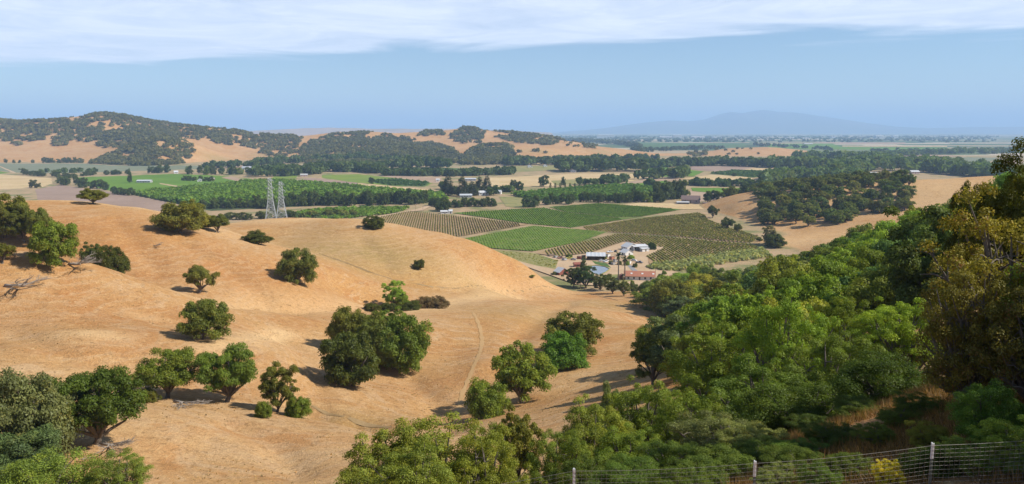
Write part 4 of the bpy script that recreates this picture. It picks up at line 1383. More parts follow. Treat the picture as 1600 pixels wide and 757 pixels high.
def belt(pts, n, hpx, wpx, cols, label, group, kind='far', name='broadleaf_tree', depth=0.0, seed=1, cat='tree'):
    """trees along a line on the valley floor; places are (px, py of the foot)"""
    rng = random.Random(seed)
    ps = [flat(*p) for p in pts]
    L = [0]
    for a, b in zip(ps[:-1], ps[1:]): L.append(L[-1] + (b - a).length)
    for k in range(n):
        s = L[-1] * ((k + 0.5 + rng.uniform(-0.25, 0.25)) / n)
        i = max(j for j in range(len(ps) - 1) if L[j] <= s)
        p = ps[i].lerp(ps[i + 1], (s - L[i]) / max(1e-6, L[i + 1] - L[i]))
        p = Vector((p.x, p.y + rng.uniform(0, depth), 0))
        p.z = h1(p.x, p.y)
        kd = rng.choice(kind) if isinstance(kind, list) else kind
        put_tree(kd, p, rng.uniform(0.8, 1.2) * wpx * p.y / F, rng.uniform(0.8, 1.15) * hpx * p.y / F, rng.choice(cols), label, group=group, name=name, cat=cat)


DK = [FARC, (0.058, 0.078, 0.020), (0.056, 0.082, 0.024)]
belt([(668, 323), (700, 325), (775, 324)], 13, 14, 15, DK, 'dark tree in the belt between the redwoods and the big green field', 'trees in the belt behind the big green field', depth=14, seed=2)
tree('far', 697, 312, 24, FARC, 'large dark tree over the white shed beside the striped vineyard', base=331)
tree('far', 688, 315, 20, FARC, 'dark tree left behind the white shed at the vineyard', base=329)
belt([(818, 325), (842, 324)], 3, 16, 18, DK, 'dark round tree alone between two belts behind the green field', 'dark round trees before the olive pasture', depth=10, seed=3)
belt([(850, 321), (900, 320)], 6, 16, 14, DK + [BLUEG], 'dark tree in the short belt left of the field corner', 'trees left of the green field corner', depth=20, seed=4)
belt([(908, 317), (985, 318)], 9, 15, 14, DK, 'dark tree in the belt behind the right end of the big green field', 'trees behind the right end of the big green field', depth=16, seed=5)
belt([(990, 318), (1040, 318)], 6, 17, 16, DK + [GREEN], 'tree in the group left of the brown barn', 'trees left of the barn', depth=30, seed=6)
belt([(1022, 316), (1075, 313)], 7, 30, 26, DK, 'tall dark tree in the great clump behind the brown barn', 'tall trees behind the barn', kind=['far', 'far_tall'], depth=40, seed=7)
belt([(1118, 325), (1200, 316)], 10, 17, 22, DK + [OAK], 'tree in the group right of the brown barn', 'trees right of the barn', depth=55, seed=8)
belt([(447, 324), (520, 322), (600, 322), (664, 319)], 30, 20, 19, DK, 'dark tree in the long belt behind the two pylons', 'trees in the long dark belt', depth=40, seed=9)
belt([(300, 330), (400, 328), (446, 326)], 11, 18, 20, DK + [(0.05, 0.075, 0.03)], 'dark tree in the belt at the left orchard edge', 'trees at the left orchard edge', depth=40, seed=10)
belt([(345, 345), (420, 343), (480, 342), (560, 340)], 14, 12, 20, [OAK, OLIVEC, DARK], 'tree in the hollow showing just above the third golden hill', 'trees in the hollow behind the third hill', depth=20, seed=11)
belt([(84, 287), (110, 291), (165, 299)], 9, 13, 15, DK, 'dark tree in the diagonal row beside the brown fallow field', 'trees in the diagonal row', depth=25, seed=12)
belt([(170, 304), (206, 307)], 4, 11, 13, DK, 'dark tree in the short row below the green field, left', 'trees in the short row below the green field', depth=15, seed=13)
tree('far', 54, 281, 17, DARK, 'lone round oak on the straw field at the far left', base=294)
belt([(28, 273.5), (80, 277), (118, 279)], 11, 9, 12, DK, 'tree in the thin row above the straw field at far left', 'trees in the thin row above the straw field', depth=25, seed=14)
belt([(126, 276), (148, 274)], 3, 8, 10, DK, 'round tree at the left end of the bright green field', 'round trees by the green field', depth=10, seed=15)
belt([(160, 274), (198, 273)], 5, 8, 11, DK, 'tree in the clump behind the bright green field', 'trees in the clump behind the green field', depth=15, seed=16)
belt([(226, 272), (256, 271)], 4, 12, 12, DK, 'tree in the grove before the wooded mound', 'trees in the grove before the wooded mound', depth=30, seed=17)
belt([(280, 273), (390, 275)], 12, 13, 13, DK + [GREEN], 'tree in the belt along the far side of the green field', 'trees along the far side of the green field', depth=60, seed=18)
belt([(278, 283), (335, 284)], 6, 8, 10, DK, 'garden tree by the white farmhouses on the green field', 'garden trees by the white farmhouses', depth=20, seed=19)
belt([(0, 255), (55, 255)], 4, 6, 6, DK, 'small oak in the loose row at the foot of the left golden slope', 'small oaks under the left golden slope', seed=20)
belt([(62, 255), (128, 255)], 8, 8, 9, DK, 'oak in the close row at the foot of the left golden slope', 'close oaks under the left golden slope', seed=22)
tree('conifer', 203, 263, 8, FARC, 'single dark conifer beside the low farmhouse at far left', base=286, name='conifer_tree', var=0)
for (px, tp, w, bs, lb) in [(700, 274, 22, 306, 'leftmost redwood of the dark group by the white houses'), (722, 275, 21, 307, 'second redwood from the left in the dark group'), (738, 284, 18, 306, 'short redwood in the middle of the dark group'),
                            (750, 276, 17, 304, 'tall redwood right of the middle in the dark group'), (761, 275, 17, 303, 'rightmost redwood of the dark group')]:
    tree('conifer', px, tp, w, (0.035, 0.046, 0.022), lb, base=bs, name='conifer_tree')
tree('conifer', 428, 306, 13, FARC, 'dark conifer left behind the two pylons', base=332, name='conifer_tree')
tree('conifer', 990, 288, 12, FARC, 'dark conifer at the right end of the orchard', base=316, name='conifer_tree')
for k in range(11):
    px = 860 + k * 7.6
    tree('poplar', px, 285.5 + k * 0.15, 5.2, (0.075, 0.078, 0.035), 'slender brownish poplar in the evenly spaced row before the straw field', base=297 - k * 0.25, name='poplar_tree', group='row of poplars')
for (px, tp, w, bs, lb) in [(848, 274, 18, 292, 'large dark tree left of the poplar row'), (880, 276, 8, 290, 'narrow tree standing alone behind the poplar row'), (803, 281, 14, 296, 'dark tree at the right end of the small green plot'), (812, 283, 14, 298, 'second dark tree beside the small green plot'),
                            (581, 277, 11, 288, 'round dark tree on the edge of the yellow green field'), (1148, 270, 10, 276, 'tree beside the straw field, far middle')]:
    tree('far', px, tp, w, FARC, lb, base=bs, name='broadleaf_tree')

# farm trees
for (px, tp, w, bs, c, lb) in [(896, 417, 30, 449, DARK, 'dark round tree at the left end of the farm grove'), (916, 415, 34, 451, (0.05, 0.082, 0.024), 'largest dark tree of the farm grove, in front of the pond'), (938, 427, 28, 455, DARK, 'dark tree in the farm grove left of the tall palm'),
                               (957, 433, 26, 459, DARK, 'dark tree in the farm grove under the tall palm'), (975, 438, 24, 463, OAK, 'dark tree in the farm grove before the red annex'), (1010, 443, 22, 464, OAK, 'rounded tree under the right end of the orange tiled house')]:
    tree('dome', px, tp, w, c, lb, base=bs)
belt([(990, 468), (1018, 472)], 3, 16, 18, [OLIVEC, GREEN, GREYG], 'lighter bush below the red roofed house', 'lighter bushes below the red roofed house', kind='bush', depth=4, seed=43, name='shrub', cat='shrub')
tree('conifer', 912, 402, 15, FARC, 'dark pine beside the pond', base=432, name='conifer_tree')
tree('bush', 1019, 379, 14, (0.035, 0.06, 0.018), 'dark round tree at the right end of the white barn', base=391)
tree('bush', 986, 398, 12, BRIGHT, 'bright green tree beside the small white barn', base=406)
tree('bush', 889, 397, 11, GREEN, 'green bush on the vineyard edge left of the yard', base=404, name='shrub', cat='shrub')
tree('bush', 992, 411, 9, OAK, 'small tree by the parked white car', base=419, name='shrub', cat='shrub')
tree('bush', 1016, 424, 8, GREEN, 'first green bush right of the red roofed house', base=431, name='shrub', cat='shrub')
tree('bush', 1038, 423, 9, GREEN, 'second green bush right of the red roofed house', base=430, name='shrub', cat='shrub')
for (px, tp, w, bs, c, lb) in [(944, 399, 9, 406, GREEN, 'small green tree right behind the striped shed'), (924, 396, 9, 403, OAK, 'small tree left behind the striped shed'), (955, 407, 8, 414, OAK, 'dark shrub in the middle of the farm yard'), (979, 407, 10, 416, BRIGHT, 'fresh green shrub right of the short palm'),
                               (968, 407, 9, 415, OAK, 'dark shrub between the two palms'), (905, 424, 12, 434, GREEN, 'green shrub left of the pond pine'), (952, 428, 10, 435, OLIVEC, 'olive shrub below the pond'), (988, 438, 8, 447, GREEN, 'green shrub at the front wall of the orange tiled house'), (1031, 428, 9, 437, DARK, 'dark shrub at the pole by the house'), (866, 424, 8, 431, OLIVEC, 'olive shrub left of the small red shed')]:
    tree('bush', px, tp, w, c, lb, base=bs, name='shrub', cat='shrub')
tree('bush', 830, 455, 14, OLIVEC, 'low olive scrub at the end of the creek', base=462, Y=440, name='shrub', cat='shrub')


# ------------------------------------------------------------------ masses of far trees
BLOB_RNG = np.random.default_rng(77)


def mass(name, label, cat, pts, col, nq=26, kind='stuff'):
    """pts: rows of x, y, z, crown width, height"""
    pts = np.asarray(pts, float)
    n = len(pts)
    rng = BLOB_RNG
    d = unit(rng.normal(size=(n, nq, 3)))
    d[..., 2] = np.where(d[..., 2] < -0.35, -d[..., 2], d[..., 2])
    w = pts[:, 3:4]; h = pts[:, 4:5]
    lump = 0.78 + 0.34 * rng.random((n, nq))
    cen = np.stack([pts[:, 0:1] + d[..., 0] * w * 0.5 * lump, pts[:, 1:2] + d[..., 1] * w * 0.5 * lump, pts[:, 2:3] + h * (0.55 + d[..., 2] * 0.45 * lump)], -1)
    nor = unit(d + rng.normal(size=d.shape) * 0.4)
    size = (w * 0.56 * (0.7 + 0.6 * rng.random((n, nq))))
    v, f = leaf_arrays(cen.reshape(-1, 3), nor.reshape(-1, 3), size.ravel(), rng, 0.8, tri=True)
    me = mesh_np(name, v, f, M_LEAF)
    tb = np.repeat(rng.random((n, 1, 3)), nq, 1) * 0.7 + rng.random((n, nq, 3)) * 0.3
    tint_attr(me, tb.reshape(-1, 3))
    o = link(bpy.data.objects.new(name, me))
    o.color = (col[0] * 1.28, col[1] * 1.3, col[2] * 0.95, 1)
    return tag(o, label, cat, kind=kind)


def hill_wood(poly, Yr, spacing, seed, thr=0.42, w=(9, 14), h=(7, 11), ns=120):
    """random trees on the ground that fall inside an outline of the photograph"""
    rng = np.random.default_rng(seed)
    p = np.array(poly)
    x0 = (p[:, 0].min() - 800) / F; x1 = (p[:, 0].max() - 800) / F
    area = (x1 - x0) * (Yr[0] + Yr[1]) / 2 * (Yr[1] - Yr[0])
    n = int(area / spacing ** 2)
    y = rng.uniform(Yr[0], Yr[1], n); x = y * rng.uniform(x0, x1, n)
    z = H(x, y)
    px, py = project(x, y, z)
    m = vnoise(x, y, ns, seed) * 0.6 + vnoise(x, y, ns * 0.35, seed + 1) * 0.4 > thr
    ok = [bool(m[i]) and in_poly(px[i], py[i], poly) for i in range(n)]
    ok = np.array(ok)
    k = ok.sum()
    ww = rng.uniform(w[0], w[1], k)
    return np.stack([x[ok], y[ok], z[ok] - 0.5, ww, rng.uniform(h[0], h[1], k)], 1)


FH = (0.100, 0.094, 0.040)
W1 = [(-60, 188), (0, 186), (60, 190), (130, 185), (150, 178), (175, 175), (200, 180), (220, 187), (300, 199), (400, 208), (470, 214), (470, 228), (430, 232), (400, 233), (360, 228), (330, 224), (290, 216), (250, 222), (210, 228), (170, 233), (150, 228), (120, 226), (90, 230), (60, 221), (30, 228), (-60, 224)]
mass('hillside_woods', 'patchy oak woodland over the long left range of hills', 'woods', hill_wood(W1, (2700, 3700), 13.0, 3, 0.45, (10, 17), (7, 12), 42), FH)
W2 = [(140, 256), (165, 246), (200, 227), (240, 213), (290, 222), (306, 232), (302, 245), (285, 257), (220, 260)]
mass('mound_woods', 'dark oak woodland covering the low mound before the left hills', 'woods', hill_wood(W2, (2250, 2750), 11.5, 5, 0.33, (10, 17), (7, 12), 42), FH)
W3 = [(470, 232), (490, 220), (520, 211), (570, 207), (620, 213), (660, 221), (705, 232), (725, 250), (700, 259), (600, 260), (480, 258), (468, 240)]
W5 = [(720, 242), (745, 232), (770, 222), (800, 231), (808, 258), (720, 260)]
W4 = [(636, 218), (665, 206), (690, 206), (700, 216), (660, 224)]
W6 = [(700, 214), (730, 197), (758, 207), (750, 226), (715, 224)]
mass('ridge_woods', 'dense woodland over the middle hills behind the valley', 'woods', np.vstack([hill_wood(W3, (2300, 3800), 13.0, 7, 0.39, (10, 17), (7, 12), 50), hill_wood(W5, (2300, 3200), 13, 8, 0.25, (11, 17), (8, 13)),
     hill_wood(W4, (3600, 4300), 16, 9, 0.3, (12, 18), (8, 12)), hill_wood(W6, (3300, 4000), 14, 10, 0.3, (11, 17), (8, 12))]), (0.092, 0.090, 0.040))
W7 = [(756, 206), (790, 203), (830, 206), (885, 220), (860, 228), (810, 224), (765, 216)]
mass('crest_oaks', 'scattered oaks along the crest of the right middle hill', 'woods', hill_wood(W7, (3200, 4100), 20, 12, 0.44, (12, 18), (8, 12), 60), FH)
W8 = [(395, 218), (475, 216), (475, 245), (430, 246), (400, 240)]
W9 = [(880, 222), (935, 226), (930, 233), (890, 232)]
W10 = [(1070, 236), (1090, 230), (1125, 228), (1120, 240), (1080, 248)]
W11 = [(800, 240), (850, 232), (880, 238), (850, 242), (815, 246)]
mass('slope_oaks', 'loose oaks dotted over the golden slopes of the far hills', 'woods', np.vstack([hill_wood(W8, (2600, 3600), 20, 13, 0.45, (11, 16), (7, 11), 60), hill_wood(W9, (2900, 3700), 28, 14, 0.5, (11, 16), (8, 12), 50),
     hill_wood(W10, (2900, 3600), 34, 15, 0.55, (12, 18), (8, 13), 60), hill_wood(W11, (2700, 3200), 26, 16, 0.55, (10, 14), (6, 9), 40), hill_wood([(1130, 232), (1200, 232), (1210, 242), (1130, 244)], (2900, 3600), 70, 17, 0.5, (9, 14), (6, 9), 60)]), FH)


def line_pts(pts, n, hpx, wpx, depth, seed):
    rng = random.Random(seed)
    ps = [flat(*p) for p in pts]
    L = [0]
    for a, b in zip(ps[:-1], ps[1:]): L.append(L[-1] + (b - a).length)
    out = []
    for k in range(n):
        s = L[-1] * rng.random()
        i = max(j for j in range(len(ps) - 1) if L[j] <= s)
        p = ps[i].lerp(ps[i + 1], (s - L[i]) / max(1e-6, L[i + 1] - L[i]))
        yy = p.y + rng.uniform(-depth / 2, depth / 2)
        out.append((p.x * yy / p.y, yy, h1(p.x, yy) - 0.4, rng.uniform(0.7, 1.3) * wpx * p.y / F, rng.uniform(0.7, 1.25) * hpx * p.y / F))
    return out


vb = []
vb += line_pts([(395, 272), (440, 270), (470, 271), (500, 268)], 102, 11, 9, 160, 1)
vb += line_pts([(400, 258), (470, 254), (560, 252), (640, 255), (700, 258)], 204, 9, 8, 120, 2)
vb += line_pts([(500, 268), (560, 268), (600, 271)], 85, 12, 10, 90, 3)
vb += line_pts([(600, 274), (700, 275), (790, 273), (800, 272)], 136, 9, 9, 60, 4)
vb += line_pts([(620, 264), (660, 262), (700, 264)], 51, 14, 8, 60, 5)
vb += line_pts([(790, 258), (870, 257), (940, 256), (1000, 255)], 153, 11, 9, 130, 6)
vb += line_pts([(870, 268), (940, 267), (1010, 268)], 102, 16, 11, 120, 7)
vb += line_pts([(990, 262), (1010, 264), (1060, 260)], 51, 12, 10, 80, 8)
vb += line_pts([(1060, 260), (1130, 259), (1220, 262), (1260, 263)], 153, 11, 10, 70, 9)
vb += line_pts([(1000, 280), (1060, 279), (1070, 275)], 27, 15, 13, 30, 10)
vb += line_pts([(1080, 290), (1140, 291), (1200, 291)], 68, 9, 9, 40, 11)
vb += line_pts([(1000, 250), (1040, 252)], 13, 8, 6, 60, 18)
vb += line_pts([(905, 289), (950, 288), (985, 286)], 23, 9, 9, 20, 19)
vb += line_pts([(440, 340), (500, 345)], 6, 8, 10, 10, 20)
vb += line_pts([(322, 263), (400, 262)], 26, 9, 9, 60, 50)
vb += line_pts([(395, 277), (430, 276), (470, 274), (500, 272)], 40, 12, 11, 50, 51)
vb += line_pts([(530, 263), (600, 264), (690, 262)], 60, 10, 9, 60, 52)
vb += line_pts([(770, 300), (800, 300)], 12, 8, 9, 25, 53)
vb += line_pts([(690, 296), (700, 302), (780, 306)], 16, 11, 10, 25, 54)
vb += line_pts([(940, 282), (985, 279)], 10, 7, 8, 20, 55)
vb += line_pts([(1010, 290), (1030, 296)], 10, 10, 9, 20, 56)
vb += line_pts([(60, 271), (150, 270)], 14, 6, 7, 40, 57)
mass('valley_tree_belts', 'dark belts of trees between the far fields of the valley', 'trees', vb, (0.058, 0.086, 0.024), 60)
vb = []
vb += line_pts([(1200, 262), (1260, 262), (1320, 266)], 102, 13, 12, 120, 12)
vb += line_pts([(1300, 272), (1360, 262), (1440, 264), (1500, 268), (1560, 270)], 255, 15, 14, 420, 13)
vb += line_pts([(1190, 284), (1230, 278), (1300, 276), (1340, 280)], 119, 12, 13, 160, 14)
vb += line_pts([(1240, 250), (1330, 252), (1390, 256)], 102, 12, 10, 240, 15)
vb += line_pts([(1330, 246), (1400, 244), (1500, 240), (1580, 240)], 136, 7, 7, 200, 16)
vb += line_pts([(1440, 266), (1520, 274), (1600, 280)], 102, 16, 15, 200, 17)
mass('plain_edge_woods', 'green woods at the valley mouth behind the brown spur', 'trees', vb, (0.082, 0.120, 0.032), 60)
vb = []
rng_ = random.Random(9)
for _ in range(1300):
    px = rng_.uniform(870, 1560); py = 213.5 + 9.5 * rng_.random() ** 1.3
    if rng_.random() < 0.45 and px > 1150 and py > 219: continue
    p = flat(px, py)
    vb.append((p.x, p.y, -0.5, rng_.uniform(14, 34), rng_.uniform(9, 16)))
vb += line_pts([(885, 222), (960, 225), (1000, 231), (990, 236)], 180, 5, 7, 500, 30)
vb += line_pts([(990, 238), (1060, 235), (1130, 233)], 72, 5, 7, 300, 31)
vb += line_pts([(1180, 228), (1290, 234), (1300, 236)], 48, 4, 6, 200, 32)
vb += line_pts([(1360, 238), (1480, 239), (1600, 236)], 132, 5, 6, 260, 33)
mass('town_trees', 'blue hazy trees spread over the far plain round the town', 'trees', vb, (0.045, 0.062, 0.035), 14)


def grid_trees(poly, sx, sy, ang, seed, w, h):
    ps = [flat(*p) for p in poly]
    pw = [(p.x, p.y) for p in ps]
    rng = random.Random(seed)
    c, s = math.cos(ang), math.sin(ang)
    pr = [(x * c + y * s, -x * s + y * c) for x, y in pw]
    x0, x1 = min(p[0] for p in pr), max(p[0] for p in pr); y0, y1 = min(p[1] for p in pr), max(p[1] for p in pr)
    out = []
    x = x0
    while x < x1:
        y = y0
        while y < y1:
            qx, qy = x + rng.uniform(-.5, .5), y + rng.uniform(-.5, .5)
            X, Yq = qx * c - qy * s, qx * s + qy * c
            if in_poly(X, Yq, pw) and rng.random() < 0.96:
                k = rng.uniform(0.8, 1.15)
                out.append((X, Yq, -0.2, w * k, h * k))
            y += sy
        x += sx
    return out


mass('walnut_orchard', 'large walnut orchard in rows behind the long dark belt', 'orchard', grid_trees([(212, 305), (300, 295.5), (390, 286.5), (432, 284.5), (500, 289.5), (600, 298.5), (688, 306), (698, 316), (600, 317), (450, 322), (330, 326), (270, 317)], 8.5, 7.6, 0.35, 3, 8.8, 6.5), (0.105, 0.175, 0.024), 26)
mass('small_orchard', 'small dark orchard between the poplars and the big green field', 'orchard', grid_trees([(800, 306), (850, 301), (940, 293), (985, 292), (1030, 297), (1022, 305), (960, 310), (900, 313), (850, 315), (812, 309)], 7.0, 6.5, 0.2, 4, 6.8, 6.0), (0.085, 0.15, 0.024), 26)
mass('young_orchard', 'low orchard plot with open rows beside the pylons', 'orchard', grid_trees([(456, 334), (520, 327), (640, 326), (620, 333), (560, 341), (500, 345), (462, 342)], 7.5, 4.5, -0.5, 6, 4.8, 3.4), (0.11, 0.18, 0.026), 26)
mass('field_edge_orchard', 'dark green young orchard beside the straw strip', 'orchard', grid_trees([(572, 284), (620, 281), (672, 286.5), (662, 291.5), (610, 290)], 8, 6, 0.3, 7, 5, 3.5), (0.05, 0.10, 0.03), 14)
mass('right_orchard', 'orchard rows on the right beyond the straw field', 'orchard', grid_trees([(1112, 272), (1145, 267.5), (1200, 269.5), (1203, 275.5), (1176, 277.5)], 9, 7, 0.3, 8, 6, 4), (0.06, 0.105, 0.035), 14)
mass('scrub_patch', 'green scrub on the hill shoulder at the left edge', 'scrub', [(P(px, 300, 345).x + rng_.uniform(-4, 4), 345 + rng_.uniform(0, 25), 0, rng_.uniform(5, 8), rng_.uniform(3, 5)) for px in range(-20, 62, 3) for _ in (0, 1)], (0.075, 0.105, 0.032), 60)
ob = COL.objects['scrub_patch']


# ------------------------------------------------------------------ vines
def row_segments(poly, vp_px, spacing, seed=0):
    """rows over a plot; all run towards the point of the horizon at vp_px"""
    pw = [(p.x, p.y) for p in (flat(*q) for q in poly)]
    d = Vector((ray(vp_px, HORIZON)[0], 1.0)).normalized()
    nrm = Vector((d.y, -d.x))
    offs = [nrm.x * x + nrm.y * y for x, y in pw]
    o = min(offs) + spacing * 0.6
    segs = []
    while o < max(offs) - spacing * 0.3:
        ts = []
        for (xa, ya), (xb, yb) in zip(pw, pw[1:] + pw[:1]):
            fa = nrm.x * xa + nrm.y * ya - o; fb = nrm.x * xb + nrm.y * yb - o
            if (fa > 0) != (fb > 0):
                u = fa / (fa - fb)
                ts.append(d.x * (xa + (xb - xa) * u) + d.y * (ya + (yb - ya) * u))
        ts.sort()
        for a, b in zip(ts[0::2], ts[1::2]):
            if b - a > 22:
                segs.append((nrm * o + d * a, nrm * o + d * b))
        o += spacing
    return segs


OCT = np.array([(1, 0, 0), (0, 1, 0), (-1, 0, 0), (0, -1, 0), (0, 0, 1.0), (0, 0, -1.0)])
OCTF = np.array([(0, 1, 4), (1, 2, 4), (2, 3, 4), (3, 0, 4), (1, 0, 5), (2, 1, 5), (3, 2, 5), (0, 3, 5)])


def vines(seg_list, step, w, h, rng, gap=0.06, z0=0.3):
    cs = []
    for a, b in seg_list:
        n = max(2, int((b - a).length / step))
        t = (np.arange(n) + 0.5) / n
        t = t[rng.random(n) > gap]
        c = np.stack([a.x + (b.x - a.x) * t, a.y + (b.y - a.y) * t, np.zeros(len(t))], 1)
        cs.append(c)
    c = np.concatenate(cs)
    n = len(c)
    c[:, :2] += rng.normal(size=(n, 2)) * 0.12
    hh = h * rng.uniform(0.75, 1.2, n)
    c[:, 2] = z0 + hh * 0.55
    s = np.stack([rng.uniform(0.75, 1.25, n) * step * 0.55, rng.uniform(0.75, 1.25, n) * step * 0.55, hh * 0.6], 1)
    d0 = seg_list[0][1] - seg_list[0][0]; ang = math.atan2(d0.y, d0.x)
    o = OCT[None] * np.stack([s[:, 0], np.full(n, w / 2) * rng.uniform(0.7, 1.3, n), s[:, 2]], 1)[:, None, :]
    o = o + rng.normal(size=o.shape) * 0.08
    ca, sa = math.cos(ang), math.sin(ang)
    x = o[..., 0] * ca - o[..., 1] * sa; y = o[..., 0] * sa + o[..., 1] * ca
    v = np.stack([x, y, o[..., 2]], -1) + c[:, None, :]
    f = (OCTF[None] + (np.arange(n) * 6)[:, None, None]).reshape(-1, 3)
    tint = np.repeat(rng.random((n, 1, 3)), 8, 1).reshape(-1, 3)
    return v.reshape(-1, 3), f, tint


VR = np.random.default_rng(5)


def vine_rows(poly, vp, spacing, col, label, group, step=1.9, w=0.9, h=1.3, gap=0.06):
    for a, b in row_segments(poly, vp, spacing):
        v, f, t = vines([(a, b)], step, w, h, VR, gap)
        org = np.array([a.x, a.y, 0])
        # the trellis wire that carries the row
        k0 = len(v)
        v = np.vstack([v, [(a.x, a.y, 0.88), (b.x, b.y, 0.88), (b.x, b.y, 0.94), (a.x, a.y, 0.94)]])
        f = np.vstack([f, [(k0, k0 + 1, k0 + 2), (k0, k0 + 2, k0 + 3)]])
        t = np.vstack([t, [(0.2, 0.2, 0.2)] * 2])
        me = mesh_np('vine_row', v - org, f, M_LEAF); tint_attr(me, t)
        o = link(bpy.data.objects.new('vine_row', me)); o.location = org
        k = VR.uniform(0.85, 1.15)
        o.color = (col[0] * k, col[1] * k, col[2] * k, 1)
        tag(o, label, 'vine row', group)


def vine_mass(poly, vp, spacing, col, label, step=2.2, w=1.6, h=1.1):
    v, f, t = vines(row_segments(poly, vp, spacing), step, w, h, VR, 0.02, 0.05)
    me = mesh_np('vine_canopy', v, f, M_LEAF); tint_attr(me, t)
    o = link(bpy.data.objects.new('vine_canopy', me)); o.color = (*col, 1)
    tag(o, label, 'vineyard', kind='stuff')


vine_rows(V_A, 690, 2.6, (0.15, 0.15, 0.036), 'young vine row in the striped vineyard behind the third golden hill', 'vine rows of the striped left vineyard', w=1.0, h=1.4)
vine_rows(V_D1, 720, 2.9, (0.22, 0.22, 0.045), 'vine row in the upper right vineyard below the brown barn', 'vine rows of the upper right vineyard', w=1.3, h=1.4)
vine_rows(V_D2, 740, 2.9, (0.21, 0.22, 0.045), 'vine row in the lower vineyard wrapping round the farm yard', 'vine rows round the farm yard', w=1.3, h=1.4)
vine_mass(V_B1, 700, 2.7, (0.105, 0.185, 0.016), 'lush green vines of the big field left of its diagonal path', w=2.2)
vine_mass(V_B2, 700, 2.7, (0.098, 0.175, 0.016), 'lush green vines of the big field right of its diagonal path', w=2.2)
vine_mass(V_C, 690, 2.5, (0.125, 0.21, 0.018), 'bright green low vines of the middle field above the farm', w=2.1, h=0.8)
V_E = [(1008, 420), (1020, 414.5), (1192, 389.5), (1204, 402), (1130, 413), (1060, 425), (1035, 424)]
mass('silvery_olive_plot', 'pale silvery green bushes in rows between vineyard and wood', 'orchard', grid_trees(V_E, 4.2, 3.0, 0.25, 12, 3.0, 2.4), (0.27, 0.28, 0.16), 26)
mass('meadow_weeds', 'yellowish weeds along the foot of the third hill', 'weeds', grid_trees([(760, 393), (836, 398), (872, 410), (866, 421), (838, 416), (790, 403)], 3.6, 3.4, 0.5, 13, 2.2, 0.8), (0.19, 0.19, 0.05), 10)

# ------------------------------------------------------------------ buildings
WHITE = plain('white_paint', (0.64, 0.63, 0.60), 0.7, 0.08, 0.7, stain=(0.5, 0.46, 0.4))
WHITE_ROOF = plain('white_metal_roof', (0.54, 0.54, 0.53), 0.45, 0.1, 0.6, stain=(0.5, 0.47, 0.43))
TILE = plain('orange_roof_tile', (0.36, 0.155, 0.095), 0.75, 0.25, 1.4, stain=(0.36, 0.12, 0.07))
REDW = plain('red_barn_boards', (0.24, 0.085, 0.06), 0.85, 0.2, 1.2)
BROWNR = plain('brown_roof', (0.165, 0.115, 0.10), 0.8, 0.2, 0.7)
BROWNW = plain('pinkish_plaster', (0.46, 0.34, 0.29), 0.85, 0.1, 0.8)
GLASS = plain('dark_window_glass', (0.03, 0.035, 0.04), 0.15, 0.1, 1, spec=0.5)
DOORM = plain('dark_door', (0.09, 0.06, 0.045), 0.6, 0.2, 1)
GREYR = plain('grey_sheet_roof', (0.46, 0.48, 0.49), 0.45, 0.15, 0.8, stain=(0.3, 0.24, 0.2))
STEEL = plain('galvanised_steel', (0.42, 0.43, 0.42), 0.45, 0.15, 2.0, metal=0.3)
CONC = plain('grey_concrete', (0.38, 0.37, 0.35), 0.85, 0.15, 1.0)
TIMBER = plain('weathered_timber', (0.23, 0.17, 0.12), 0.9, 0.25, 2.0)


